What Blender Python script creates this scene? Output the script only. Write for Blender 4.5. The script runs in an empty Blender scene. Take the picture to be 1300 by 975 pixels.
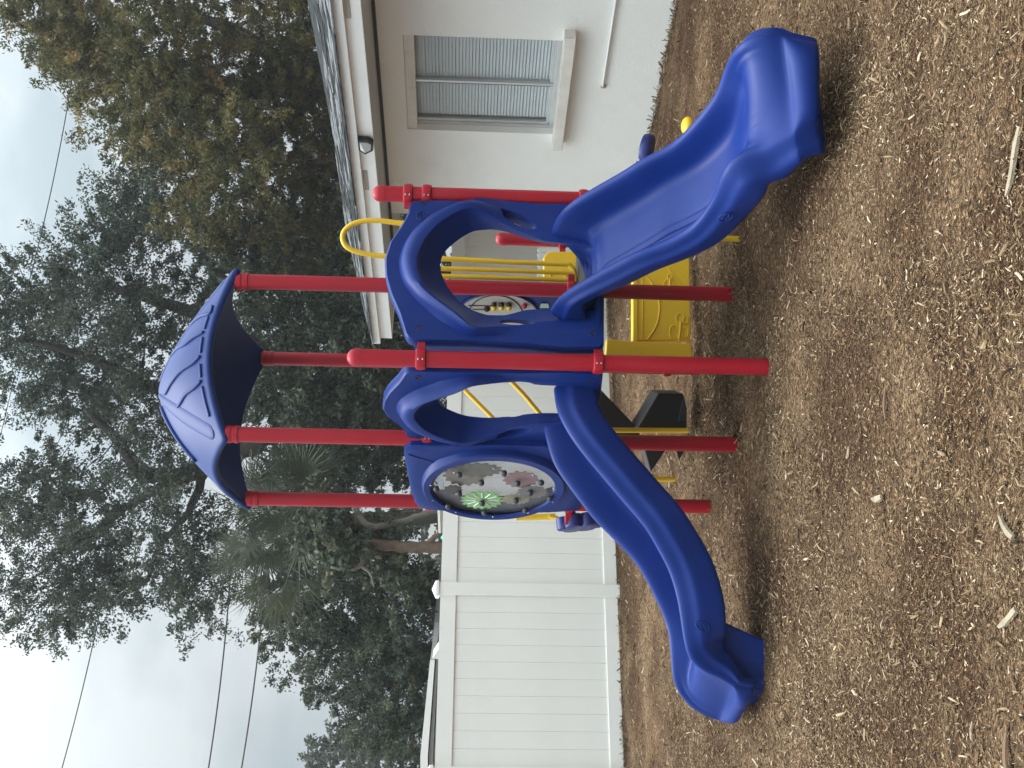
import bpy, bmesh, math, random
import numpy as np
from mathutils import Vector, Matrix
from mathutils.bvhtree import BVHTree
random.seed(7); RNG = np.random.default_rng(7)
S = bpy.context.scene
COL = S.collection
rad = math.radians

# ------------------------------------------------------------------ camera
CAM_F, CAM_H, PITCH, ROLL = 1314.0, 1.57, rad(2.4), rad(1.3)
fwd = Vector((0, math.cos(PITCH), -math.sin(PITCH)))
up0 = Vector((0, math.sin(PITCH), math.cos(PITCH)))
rt0 = Vector((1, 0, 0))
cu = math.cos(ROLL)*rt0 + math.sin(ROLL)*up0          # towards the right of the place (photo is stored on its side)
cv = -math.cos(ROLL)*up0 + math.sin(ROLL)*rt0
CP = Vector((0, 0, CAM_H))
cd = bpy.data.cameras.new('camera'); cam = bpy.data.objects.new('camera', cd); COL.objects.link(cam)
cd.sensor_fit = 'HORIZONTAL'; cd.sensor_width = 36; cd.lens = 36*CAM_F/1300
cd.clip_start = .05; cd.clip_end = 2000
M = Matrix((cv, cu, -fwd)).transposed().to_4x4(); M.translation = CP
cam.matrix_world = M
S.camera = cam
S.render.resolution_x, S.render.resolution_y = 1024, 768

# ------------------------------------------------------------------ light
SUN_EL, SUN_AZ = rad(70), rad(-50)      # azimuth from +Y (behind the equipment) towards -X when negative
w = bpy.data.worlds.new('World'); S.world = w; w.use_nodes = True
nt = w.node_tree; nt.nodes.clear()
def N(t, typ, **kw):
    n = t.nodes.new(typ)
    for k, v in kw.items():
        if hasattr(n, k): setattr(n, k, v)
        else: n.inputs[k].default_value = v
    return n
sky = N(nt, 'ShaderNodeTexSky', sky_type='NISHITA', sun_disc=False, sun_elevation=SUN_EL, sun_rotation=SUN_AZ,
        air_density=1.0, dust_density=3.0)
skys = N(nt, 'ShaderNodeVectorMath', operation='SCALE'); skys.inputs['Scale'].default_value = 0.06
nt.links.new(sky.outputs[0], skys.inputs[0])
tc = N(nt, 'ShaderNodeTexCoord')
mp = N(nt, 'ShaderNodeMapping'); mp.inputs['Scale'].default_value = (1.9, 1.9, 4.2); mp.inputs['Location'].default_value = (.35, .2, .1)
nt.links.new(tc.outputs['Generated'], mp.inputs[0])
nz = N(nt, 'ShaderNodeTexNoise'); nz.inputs['Scale'].default_value = 1.7; nz.inputs['Detail'].default_value = 5; nz.inputs['Roughness'].default_value = .48
nt.links.new(mp.outputs[0], nz.inputs['Vector'])
rp = N(nt, 'ShaderNodeValToRGB')
rp.color_ramp.elements[0].position = .39; rp.color_ramp.elements[0].color = (.255, .302, .328, 1)
rp.color_ramp.elements[1].position = .61; rp.color_ramp.elements[1].color = (.425, .458, .47, 1)
nt.links.new(nz.outputs[0], rp.inputs[0])
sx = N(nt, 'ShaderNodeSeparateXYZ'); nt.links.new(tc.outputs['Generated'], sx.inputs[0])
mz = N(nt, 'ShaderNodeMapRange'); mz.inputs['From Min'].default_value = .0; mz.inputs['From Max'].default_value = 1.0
mz.inputs['To Min'].default_value = .93; mz.inputs['To Max'].default_value = 9.4   # overcast, with the zenith raised past its natural level to light the walls
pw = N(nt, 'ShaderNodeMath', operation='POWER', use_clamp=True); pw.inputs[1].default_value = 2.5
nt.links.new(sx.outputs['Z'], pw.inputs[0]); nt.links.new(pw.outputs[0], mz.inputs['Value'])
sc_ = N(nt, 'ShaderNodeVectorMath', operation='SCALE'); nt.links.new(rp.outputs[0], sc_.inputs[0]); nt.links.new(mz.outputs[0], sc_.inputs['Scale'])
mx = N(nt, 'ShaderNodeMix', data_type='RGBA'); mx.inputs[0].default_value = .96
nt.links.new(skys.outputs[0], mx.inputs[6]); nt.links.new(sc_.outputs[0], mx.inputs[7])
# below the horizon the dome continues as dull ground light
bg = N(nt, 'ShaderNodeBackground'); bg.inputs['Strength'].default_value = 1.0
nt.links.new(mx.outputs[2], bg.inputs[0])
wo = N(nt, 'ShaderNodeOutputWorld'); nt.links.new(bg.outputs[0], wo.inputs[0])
sd = bpy.data.lights.new('sun', 'SUN'); sd.energy = 1.4; sd.angle = rad(28); sd.color = (1, .96, .9)
sun = bpy.data.objects.new('sun', sd); COL.objects.link(sun)
sdir = Vector((math.sin(SUN_AZ)*math.cos(SUN_EL), math.cos(SUN_AZ)*math.cos(SUN_EL), math.sin(SUN_EL)))
sun.rotation_euler = sdir.to_track_quat('Z', 'Y').to_euler()
vs = S.view_settings
vs.view_transform = 'Standard'; vs.look = 'None'; vs.exposure = 0.64; vs.gamma = 1; vs.use_curve_mapping = False

# ------------------------------------------------------------------ photo measurements -> places
def ray(x, y): return fwd + cu*((975-y-487.5)/CAM_F) + cv*((x-650)/CAM_F)
def atY(x, y, Y): d = ray(x, y); return CP + d*(Y/d.y)
def atZ(x, y, Z=0): d = ray(x, y); return CP + d*((Z-CAM_H)/d.z)
def onplane(x, y, P0, n): d = ray(x, y); return CP + d*((Vector(P0)-CP).dot(n)/d.dot(n))
def onplan(x, y, path):
    """point of the pixel ray above a polyline drawn on the ground plan"""
    d = ray(x, y); k = d.x/d.y
    best = None
    for i in range(len(path)-1):
        a, b = path[i], path[i+1]
        fa, fb = a[0]-k*a[1], b[0]-k*b[1]
        if abs(fa-fb) < 1e-9: continue
        t = fa/(fa-fb)
        e = max(0, -t, t-1)
        if e > 0 and ((i > 0 and t < 0) or (i < len(path)-2 and t > 1)): e += .5
        if best is None or e < best[0]: best = (e, a[1]+(b[1]-a[1])*t)
    return atY(x, y, best[1])

# ------------------------------------------------------------------ materials
def mat(name, base, rough=.5, var=.0, vscale=3, bump=0, bscale=60, metallic=0, coat=0, spec=.5, dirt=None, dscale=2.5):
    m = bpy.data.materials.new(name); m.use_nodes = True
    t = m.node_tree; b = t.nodes['Principled BSDF']
    b.inputs['Roughness'].default_value = rough; b.inputs['Metallic'].default_value = metallic
    b.inputs['Coat Weight'].default_value = coat; b.inputs['Specular IOR Level'].default_value = spec
    co = t.nodes.new('ShaderNodeTexCoord')
    n = N(t, 'ShaderNodeTexNoise'); n.inputs['Scale'].default_value = vscale; n.inputs['Detail'].default_value = 5
    t.links.new(co.outputs['Object'], n.inputs['Vector'])
    r = t.nodes.new('ShaderNodeValToRGB')
    c = Vector(base)
    r.color_ramp.elements[0].position = .3; r.color_ramp.elements[1].position = .7
    r.color_ramp.elements[0].color = (*(c*(1-var)), 1); r.color_ramp.elements[1].color = (*(c*(1+var)), 1)
    t.links.new(n.outputs[0], r.inputs[0])
    out = r.outputs[0]
    if dirt:
        n2 = N(t, 'ShaderNodeTexNoise'); n2.inputs['Scale'].default_value = dscale; n2.inputs['Detail'].default_value = 8; n2.inputs['Roughness'].default_value = .7
        t.links.new(co.outputs['Object'], n2.inputs['Vector'])
        r2 = t.nodes.new('ShaderNodeValToRGB'); r2.color_ramp.elements[0].position = .5; r2.color_ramp.elements[1].position = .8
        r2.color_ramp.elements[0].color = (0, 0, 0, 1); r2.color_ramp.elements[1].color = (dirt[3],)*3+(1,)
        t.links.new(n2.outputs[0], r2.inputs[0])
        x = N(t, 'ShaderNodeMix', data_type='RGBA'); t.links.new(r2.outputs[0], x.inputs[0])
        t.links.new(out, x.inputs[6]); x.inputs[7].default_value = (*dirt[:3], 1); out = x.outputs[2]
    t.links.new(out, b.inputs['Base Color'])
    if bump:
        n3 = N(t, 'ShaderNodeTexNoise'); n3.inputs['Scale'].default_value = bscale; n3.inputs['Detail'].default_value = 6
        t.links.new(co.outputs['Object'], n3.inputs['Vector'])
        bp = N(t, 'ShaderNodeBump'); bp.inputs['Strength'].default_value = bump; bp.inputs['Distance'].default_value = .01
        t.links.new(n3.outputs[0], bp.inputs['Height']); t.links.new(bp.outputs[0], b.inputs['Normal'])
    return m
BLUE = mat('blue_plastic', (.0030, .0235, .172), .42, .07, 5, .08, 420, coat=.0, spec=.26, dirt=(.06, .08, .18, .14))
ROOFB = mat('blue_roof_plastic', (.0060, .030, .165), .48, .06, 3, .08, 320, spec=.3, dirt=(.08, .11, .22, .2))
NAVY = mat('navy_plastic', (.012, .022, .16), .45, .08, 5, .08, 300)
RED = mat('red_paint', (.38, .009, .022), .38, .06, 4, .03, 300, coat=.05, spec=.35, dirt=(.30, .06, .06, .2))
YEL = mat('yellow_paint', (.84, .54, .025), .38, .05, 4, .03, 300)
YELP = mat('yellow_plastic', (.88, .55, .02), .45, .05, 4, .08, 300, dirt=(.5, .32, .08, .25))
BLACK = mat('dark_coating', (.016, .015, .016), .6, .15, 8, .25, 260)
RUB = mat('grey_knob_plastic', (.028, .034, .038), .5, .1, 8)
STEEL = mat('bolt_steel', (.45, .44, .42), .35, .1, 20, metallic=1)
VINYL = mat('white_vinyl', (.86, .855, .81), .42, .025, 2, .03, 120, dirt=(.60, .58, .52, .25), dscale=1.6)
STUCCO = mat('stucco_wall', (.87, .87, .83), .85, .03, 1.2, .35, 90, dirt=(.60, .58, .52, .30), dscale=1.3)
WHITE = mat('white_paint', (.82, .82, .79), .5, .03, 3, .05, 60, dirt=(.6, .58, .52, .3), dscale=4)
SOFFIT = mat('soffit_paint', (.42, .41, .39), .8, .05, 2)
SILL = mat('sill_paint', (.74, .71, .65), .7, .06, 5, .1, 60, dirt=(.4, .36, .3, .4), dscale=6)
ALU = mat('window_aluminium', (.62, .63, .63), .35, .04, 5, metallic=.6)
BLIND = mat('blind_slats', (.82, .83, .81), .6, .03, 4)
SHING = mat('roof_shingle', (.042, .044, .045), 1.0, .8, 14, .6, 60, spec=.05)
SHINGL = mat('worn_shingle', (.15, .155, .16), 1.0, .6, 16, .6, 60, spec=.05)
VENT = mat('vent_metal', (.35, .32, .27), .6, .1, 8)
BEIGE = mat('beige_panel', (.55, .50, .42), .45, .04, 5)
INK = mat('black_print', (.012, .011, .012), .5, .05, 5)
BARK = mat('bark', (.055, .048, .040), .9, .4, 5, .9, 25)
PALEBARK = mat('pale_bark', (.15, .135, .115), .9, .3, 5, .8, 25)
BROWNBARK = mat('brown_bark', (.12, .085, .06), .9, .4, 7, 1.0, 30)
WIRE = mat('wire_black', (.02, .021, .023), .6)
SHED = mat('shed_white', (.66, .66, .63), .7, .06, 2, .1, 30)
GREYROOF = mat('shed_roof_grey', (.30, .31, .32), .7, .1, 3, .1, 30)
DARKWALL = mat('dark_wall_paint', (.06, .062, .065), .8, .1, 3)  # even dark grey for the wall below the grey roof
STICK = mat('bleached_wood', (.30, .245, .17), .85, .25, 14, .7, 60)
STICKD = mat('brown_wood', (.20, .12, .07), .9, .3, 14, .7, 60)
def glass(name, tint, alpha, rough=.06):
    m = bpy.data.materials.new(name); m.use_nodes = True; t = m.node_tree; t.nodes.clear()
    tr = N(t, 'ShaderNodeBsdfTransparent'); tr.inputs[0].default_value = (*tint, 1)
    p = N(t, 'ShaderNodeBsdfPrincipled'); p.inputs['Base Color'].default_value = (.42, .42, .42, 1); p.inputs['Roughness'].default_value = rough
    fr = N(t, 'ShaderNodeFresnel'); fr.inputs[0].default_value = 1.45
    ad = N(t, 'ShaderNodeMath', operation='ADD'); ad.inputs[1].default_value = alpha
    ge = t.nodes.new('ShaderNodeNewGeometry'); mu = N(t, 'ShaderNodeMath', operation='SUBTRACT', use_clamp=True); t.links.new(ad.outputs[0], mu.inputs[0])
    t.links.new(fr.outputs[0], ad.inputs[0]); t.links.new(ge.outputs['Backfacing'], mu.inputs[1])
    mxs = N(t, 'ShaderNodeMixShader'); t.links.new(mu.outputs[0], mxs.inputs[0]); t.links.new(tr.outputs[0], mxs.inputs[1]); t.links.new(p.outputs[0], mxs.inputs[2])
    o = N(t, 'ShaderNodeOutputMaterial'); t.links.new(mxs.outputs[0], o.inputs[0])
    return m
PANE = glass('clear_acrylic', (.82, .82, .84), .10, .06)
WGLASS = glass('window_glass', (.93, .95, .96), .02, .03)
def emit(name, c, s):
    m = bpy.data.materials.new(name); m.use_nodes = True
    b = m.node_tree.nodes['Principled BSDF']; b.inputs['Base Color'].default_value = (*c, 1)
    b.inputs['Emission Color'].default_value = (*c, 1); b.inputs['Emission Strength'].default_value = s
    return m
GREENLAMP = emit('signal_green', (.02, .75, .38), 1.0)
def gearmat(name, c): return mat(name, c, .5, .12, 20)
def tintmat(name, stops, rough=.9, trans=0, bump=0, bscale=60):
    """colour of each leaf or chip from the per-piece attribute 'tint'"""
    m = bpy.data.materials.new(name); m.use_nodes = True; t = m.node_tree
    b = t.nodes['Principled BSDF']; b.inputs['Roughness'].default_value = rough; b.inputs['Specular IOR Level'].default_value = .3
    a = N(t, 'ShaderNodeAttribute', attribute_name='tint')
    r = t.nodes.new('ShaderNodeValToRGB'); e = r.color_ramp.elements
    while len(e) < len(stops): e.new(.5)
    for q, (pz, c) in zip(e, stops): q.position = pz; q.color = (*c, 1)
    t.links.new(a.outputs['Fac'], r.inputs[0]); t.links.new(r.outputs[0], b.inputs['Base Color'])
    if trans:
        tl = N(t, 'ShaderNodeBsdfTranslucent'); t.links.new(r.outputs[0], tl.inputs[0])
        ms = N(t, 'ShaderNodeMixShader'); ms.inputs[0].default_value = trans
        o = t.nodes['Material Output']
        t.links.new(b.outputs[0], ms.inputs[1]); t.links.new(tl.outputs[0], ms.inputs[2]); t.links.new(ms.outputs[0], o.inputs[0])
    if bump:
        co = t.nodes.new('ShaderNodeTexCoord'); n3 = N(t, 'ShaderNodeTexNoise'); n3.inputs['Scale'].default_value = bscale
        t.links.new(co.outputs['Object'], n3.inputs['Vector'])
        bp = N(t, 'ShaderNodeBump'); bp.inputs['Strength'].default_value = bump; bp.inputs['Distance'].default_value = .01
        t.links.new(n3.outputs[0], bp.inputs['Height']); t.links.new(bp.outputs[0], b.inputs['Normal'])
    return m
OAKLEAF = tintmat('oak_leaf', [(0, (.046, .064, .048)), (.6, (.078, .102, .072)), (1, (.12, .142, .095))], .6, .25)
OLIVELEAF = tintmat('olive_leaf', [(0, (.058, .070, .028)), (.4, (.112, .112, .040)), (.75, (.185, .155, .054)), (1, (.29, .205, .085))], .65, .28)
DARKLEAF = tintmat('dark_leaf', [(0, (.036, .050, .036)), (.6, (.070, .088, .058)), (1, (.12, .125, .075))], .6, .22)
PALMLEAF = tintmat('palm_leaf', [(0, (.045, .058, .038)), (.6, (.088, .106, .066)), (1, (.19, .195, .125))], .6, .15)
CHIP = tintmat('wood_chip', [(0, (.028, .016, .008)), (.3, (.098, .057, .029)), (.58, (.205, .128, .067)), (.82, (.38, .270, .155)), (1, (.60, .48, .33))], .9, 0, .6, 150)

# ------------------------------------------------------------------ object helpers
ORG = {}
def setprop(o, label=None, cat=None, group=None, kind=None):
    if label: o['label'] = label
    if cat: o['category'] = cat
    if group: o['group'] = group
    if kind: o['kind'] = kind
    return o
def thing(name, loc, label, cat, group=None):
    o = bpy.data.objects.new(name, None); COL.objects.link(o); o.location = loc; o.empty_display_size = .1
    ORG[o.name] = Vector(loc)
    return setprop(o, label, cat, group)
def org(parent): return ORG[parent.name] if parent else Vector((0, 0, 0))
class MB:
    def __init__(s): s.v = []; s.f = []
    def add(s, vs, fs):
        b = len(s.v); s.v += [Vector(q) for q in vs]; s.f += [tuple(i+b for i in f) for f in fs]; return s
    def box(s, c, ax, ay, az):
        """box by centre and three half-axis vectors"""
        c, ax, ay, az = map(Vector, (c, ax, ay, az)); P = []
        for k in (-1, 1):
            for j in (-1, 1):
                for i in (-1, 1): P.append(c+ax*i+ay*j+az*k)
        return s.add(P, [(0, 2, 3, 1), (4, 5, 7, 6), (0, 1, 5, 4), (2, 6, 7, 3), (0, 4, 6, 2), (1, 3, 7, 5)])
    def tube(s, pts, r, n=10, caps=True):
        pts = [Vector(q) for q in pts]; rs = r if hasattr(r, '__len__') else [r]*len(pts)
        up = None; L = []
        for i, q in enumerate(pts):
            t = (pts[min(i+1, len(pts)-1)]-pts[max(i-1, 0)]).normalized()
            if up is None: up = t.orthogonal().normalized()
            else: up = (up-t*up.dot(t)); up = up.normalized() if up.length > 1e-6 else t.orthogonal().normalized()
            sd_ = t.cross(up)
            L.append([q+(up*math.cos(2*math.pi*k/n)+sd_*math.sin(2*math.pi*k/n))*rs[i] for k in range(n)])
        return s.loft(L, caps=caps)
    def loft(s, loops, close=True, caps=True, ring=False):
        b = len(s.v); n = len(loops[0])
        for l in loops: s.v += [Vector(q) for q in l]
        m = len(loops)
        for i in range(m if ring else m-1):
            i2 = (i+1) % m
            for k in range(n if close else n-1):
                k2 = (k+1) % n
                s.f.append((b+i*n+k, b+i*n+k2, b+i2*n+k2, b+i2*n+k))
        if caps and not ring and close:
            s.f.append(tuple(b+k for k in range(n))[::-1]); s.f.append(tuple(b+(m-1)*n+k for k in range(n)))
        return s
    def ellipsoid(s, c, ax, ay, az, n=12, m=8):
        c, ax, ay, az = map(Vector, (c, ax, ay, az)); L = []
        for i in range(1, m):
            th = math.pi*i/m
            L.append([c+az*math.cos(th)+(ax*math.cos(2*math.pi*k/n)+ay*math.sin(2*math.pi*k/n))*math.sin(th) for k in range(n)])
        return s.loft(L)
    def plate(s, poly, n, th):
        """polygon given an even thickness along n (from the polygon backwards)"""
        n = Vector(n); A = [Vector(q) for q in poly]; B = [q-n*th for q in A]
        return s.loft([B, A])
    def mesh(s, name, off=Vector((0, 0, 0)), smooth=False):
        me = bpy.data.meshes.new(name); me.from_pydata([q-off for q in s.v], [], s.f); me.update()
        bm = bmesh.new(); bm.from_mesh(me); bmesh.ops.recalc_face_normals(bm, faces=bm.faces); bm.to_mesh(me); bm.free()
        if smooth:
            for q in me.polygons: q.use_smooth = True
        return me
    def build(s, name, m, parent=None, smooth=False, bevel=0, sub=0, label=None, auto=None, **kw):
        me = s.mesh(name, org(parent), smooth or auto is not None)
        o = bpy.data.objects.new(name, me); COL.objects.link(o); me.materials.append(m)
        if parent: o.parent = parent
        ORG[o.name] = org(parent)
        if auto is not None:
            bm = bmesh.new(); bm.from_mesh(me)
            for e in bm.edges:
                if len(e.link_faces) == 2 and e.calc_face_angle(0) > rad(auto): e.smooth = False
            bm.to_mesh(me); bm.free()
        if bevel:
            b = o.modifiers.new('bevel', 'BEVEL'); b.width = bevel; b.segments = 2; b.limit_method = 'ANGLE'; b.angle_limit = rad(40)
        if sub:
            b = o.modifiers.new('sub', 'SUBSURF'); b.levels = sub; b.render_levels = sub
        return setprop(o, label, **kw)
def inst(name, me, parent, loc, rotz=0, label=None):
    o = bpy.data.objects.new(name, me); COL.objects.link(o); o.parent = parent
    o.location = Vector(loc)-org(parent); o.rotation_euler = (0, 0, rotz); ORG[o.name] = Vector(loc)
    return setprop(o, label)
def npmesh(name, V, Fc, m, tint=None, parent=None, smooth=False, **kw):
    """fast mesh from numpy arrays; Fc is (n,k) faces all of one size"""
    V = np.asarray(V, np.float64)-np.array(org(parent)); Fc = np.asarray(Fc, np.int32)
    me = bpy.data.meshes.new(name); n, k = Fc.shape
    me.vertices.add(len(V)); me.vertices.foreach_set('co', V.astype(np.float32).ravel())
    me.loops.add(n*k); me.loops.foreach_set('vertex_index', Fc.ravel())
    me.polygons.add(n); me.polygons.foreach_set('loop_start', np.arange(n, dtype=np.int32)*k)
    me.polygons.foreach_set('loop_total', np.full(n, k, np.int32))
    if smooth: me.polygons.foreach_set('use_smooth', np.ones(n, bool))
    me.update(calc_edges=True); me.validate()
    if tint is not None:
        a = me.attributes.new('tint', 'FLOAT', 'POINT'); a.data.foreach_set('value', np.asarray(tint, np.float32))
    me.materials.append(m)
    o = bpy.data.objects.new(name, me); COL.objects.link(o)
    if parent: o.parent = parent
    ORG[o.name] = org(parent)
    return setprop(o, **kw)
def catmull(P, n):
    P = [Vector(q) for q in P]; P = [P[0]*2-P[1]]+P+[P[-1]*2-P[-2]]; out = []
    for i in range(1, len(P)-2):
        a, b, c, d = P[i-1:i+3]
        for k in range(n):
            t = k/n
            out.append(.5*((2*b)+(c-a)*t+(2*a-5*b+4*c-d)*t*t+(3*b-a-3*c+d)*t**3))
    out.append(P[-2]); return out
def resample(P, n):
    P = [Vector(q) for q in P]; L = [0]
    for a, b in zip(P, P[1:]): L.append(L[-1]+(b-a).length)
    out = []; j = 0
    for i in range(n):
        s_ = L[-1]*i/(n-1)
        while j < len(P)-2 and L[j+1] < s_: j += 1
        t = (s_-L[j])/max(1e-9, L[j+1]-L[j]); out.append(P[j].lerp(P[j+1], min(1, t)))
    return out
def smooth01(x): x = max(0, min(1, x)); return x*x*(3-2*x)
def vnoise(x, y, seed=0):
    """smooth value noise, numpy"""
    r = np.random.default_rng(seed).random((256, 256))
    xi = np.floor(x).astype(int); yi = np.floor(y).astype(int); fx = x-xi; fy = y-yi
    fx = fx*fx*(3-2*fx); fy = fy*fy*(3-2*fy); g = lambda i, j: r[i % 256, j % 256]
    return (g(xi, yi)*(1-fx)+g(xi+1, yi)*fx)*(1-fy)+(g(xi, yi+1)*(1-fx)+g(xi+1, yi+1)*fx)*fy

# ------------------------------------------------------------------ plan of the place
P1, P2, P3, P4, P5, P6, P7 = (.12, 5.40), (-.325, 6.0), (.57, 6.18), (-.762, 6.62), (.135, 7.02), (1.06, 5.88), (1.02, 7.3)
DECK = .90
HD = Vector((-.516, .857, 0)).normalized(); HN = Vector((-.857, -.516, 0)).normalized(); HA = Vector((3.045, 8.07, 0))
FD = Vector((.912, .41, 0)).normalized(); FNrm = Vector((.41, -.912, 0)).normalized(); FA = Vector((-3.536, 9.783, 0))

# ------------------------------------------------------------------ ground
def gh(x, y):
    x = np.asarray(x, float); y = np.asarray(y, float)
    h = .045*(vnoise(x*.8+9, y*.8+3, 1)-.5)+.03*(vnoise(x*2.6, y*2.6, 2)-.5)+.014*(vnoise(x*8, y*8, 3)-.5)
    for (px, py) in (P1, P2, P3, P4, P5, P6, P7):        # mulch level where posts stand
        h = h*(1-np.exp(-((x-px)**2+(y-py)**2)/.06))
    # worn hollows below the slide exits
    for cx, cy, r_, dd in ((1.33, 4.25, .30, .05), (-1.75, 5.1, .28, .035)):
        h = h-dd*np.exp(-((x-cx)**2+(y-cy)**2)/(r_*r_))
    return h
def axis(lo, hi, step, far): 
    a = np.arange(lo, hi+1e-6, step); return np.concatenate([[-f for f in far[::-1] if -f < lo], a, [f for f in far if f > hi]])
gx = axis(-5.5, 5.5, .035, [7, 10, 16, 30, 70, 150]); gy = axis(1.2, 13.5, .035, [15, 18, 25, 40, 80, 150])
gy = np.concatenate([[-150, -60, -20, -6, -2, 0], gy[gy > 0]])
GX, GY = np.meshgrid(gx, gy, indexing='ij')
inside = ((GX > -5.6) & (GX < 5.6) & (GY > 1.1) & (GY < 13.6))
GZ = np.where(inside, gh(GX, GY)+.010*(vnoise(GX*24, GY*24, 5)-.5), -.02)
idx = np.arange(GX.size).reshape(GX.shape)
GF = np.stack([idx[:-1, :-1], idx[1:, :-1], idx[1:, 1:], idx[:-1, 1:]], -1).reshape(-1, 4)
def ground_mat():
    m = bpy.data.materials.new('mulch_ground'); m.use_nodes = True; t = m.node_tree; b = t.nodes['Principled BSDF']
    b.inputs['Roughness'].default_value = .95; b.inputs['Specular IOR Level'].default_value = .2
    co = t.nodes.new('ShaderNodeTexCoord')
    n = N(t, 'ShaderNodeTexNoise'); n.inputs['Scale'].default_value = 1.3; n.inputs['Detail'].default_value = 6
    n2 = N(t, 'ShaderNodeTexNoise'); n2.inputs['Scale'].default_value = 95; n2.inputs['Detail'].default_value = 8; n2.inputs['Roughness'].default_value = .75
    v = N(t, 'ShaderNodeTexVoronoi'); v.inputs['Scale'].default_value = 120
    mpp = N(t, 'ShaderNodeMapping'); mpp.inputs['Scale'].default_value = (1, 2.2, 1)
    t.links.new(co.outputs['Object'], mpp.inputs[0])
    for q in (n,): t.links.new(co.outputs['Object'], q.inputs['Vector'])
    t.links.new(mpp.outputs[0], n2.inputs['Vector']); t.links.new(mpp.outputs[0], v.inputs['Vector'])
    r1 = t.nodes.new('ShaderNodeValToRGB'); r1.color_ramp.elements[0].position = .42; r1.color_ramp.elements[1].position = .66
    r1.color_ramp.elements[0].color = (.095, .056, .030, 1); r1.color_ramp.elements[1].color = (.25, .178, .112, 1)
    t.links.new(n.outputs[0], r1.inputs[0])
    r2 = t.nodes.new('ShaderNodeValToRGB'); r2.color_ramp.elements[0].position = .3; r2.color_ramp.elements[1].position = .72
    r2.color_ramp.elements[0].color = (.32, .28, .25, 1); r2.color_ramp.elements[1].color = (2.0, 1.95, 1.9, 1)
    t.links.new(n2.outputs[0], r2.inputs[0])
    mm = N(t, 'ShaderNodeMix', data_type='RGBA', blend_type='MULTIPLY'); mm.inputs[0].default_value = 1
    t.links.new(r1.outputs[0], mm.inputs[6]); t.links.new(r2.outputs[0], mm.inputs[7])
    wv = N(t, 'ShaderNodeTexNoise'); wv.inputs['Scale'].default_value = 9; wv.inputs['Detail'].default_value = 3
    t.links.new(co.outputs['Object'], wv.inputs['Vector'])
    wa = N(t, 'ShaderNodeVectorMath', operation='MULTIPLY_ADD'); wa.inputs[1].default_value = (.10, .10, 0)
    t.links.new(wv.outputs['Color'], wa.inputs[0]); t.links.new(co.outputs['Object'], wa.inputs[2])
    acc = mm.outputs[2]
    for rot, sc2 in ((.5, (60, 210, 1)), (2.0, (75, 260, 1))):
        m2 = N(t, 'ShaderNodeMapping'); m2.inputs['Rotation'].default_value = (0, 0, rot); m2.inputs['Scale'].default_value = sc2
        t.links.new(wa.outputs[0], m2.inputs[0])
        vc = N(t, 'ShaderNodeTexVoronoi'); vc.inputs['Scale'].default_value = 1.0; t.links.new(m2.outputs[0], vc.inputs['Vector'])
        sp_ = t.nodes.new('ShaderNodeSeparateColor'); t.links.new(vc.outputs['Color'], sp_.inputs[0])
        r3 = t.nodes.new('ShaderNodeValToRGB'); e3 = r3.color_ramp.elements
        e3[0].position = .1; e3[0].color = (.30, .27, .25, 1); e3[1].position = .95; e3[1].color = (1.75, 1.7, 1.6, 1)
        t.links.new(sp_.outputs[0], r3.inputs[0])
        m3 = N(t, 'ShaderNodeMix', data_type='RGBA', blend_type='MULTIPLY'); m3.inputs[0].default_value = .85
        t.links.new(acc, m3.inputs[6]); t.links.new(r3.outputs[0], m3.inputs[7]); acc = m3.outputs[2]
    t.links.new(acc, b.inputs['Base Color'])
    ad = N(t, 'ShaderNodeMath', operation='ADD'); t.links.new(n2.outputs[0], ad.inputs[0]); t.links.new(v.outputs[0], ad.inputs[1])
    bp = N(t, 'ShaderNodeBump'); bp.inputs['Strength'].default_value = .9; bp.inputs['Distance'].default_value = .015
    t.links.new(ad.outputs[0], bp.inputs['Height']); t.links.new(bp.outputs[0], b.inputs['Normal'])
    return m
ground = npmesh('ground', np.stack([GX, GY, GZ], -1).reshape(-1, 3), GF, ground_mat(), smooth=True, kind='structure')

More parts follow.
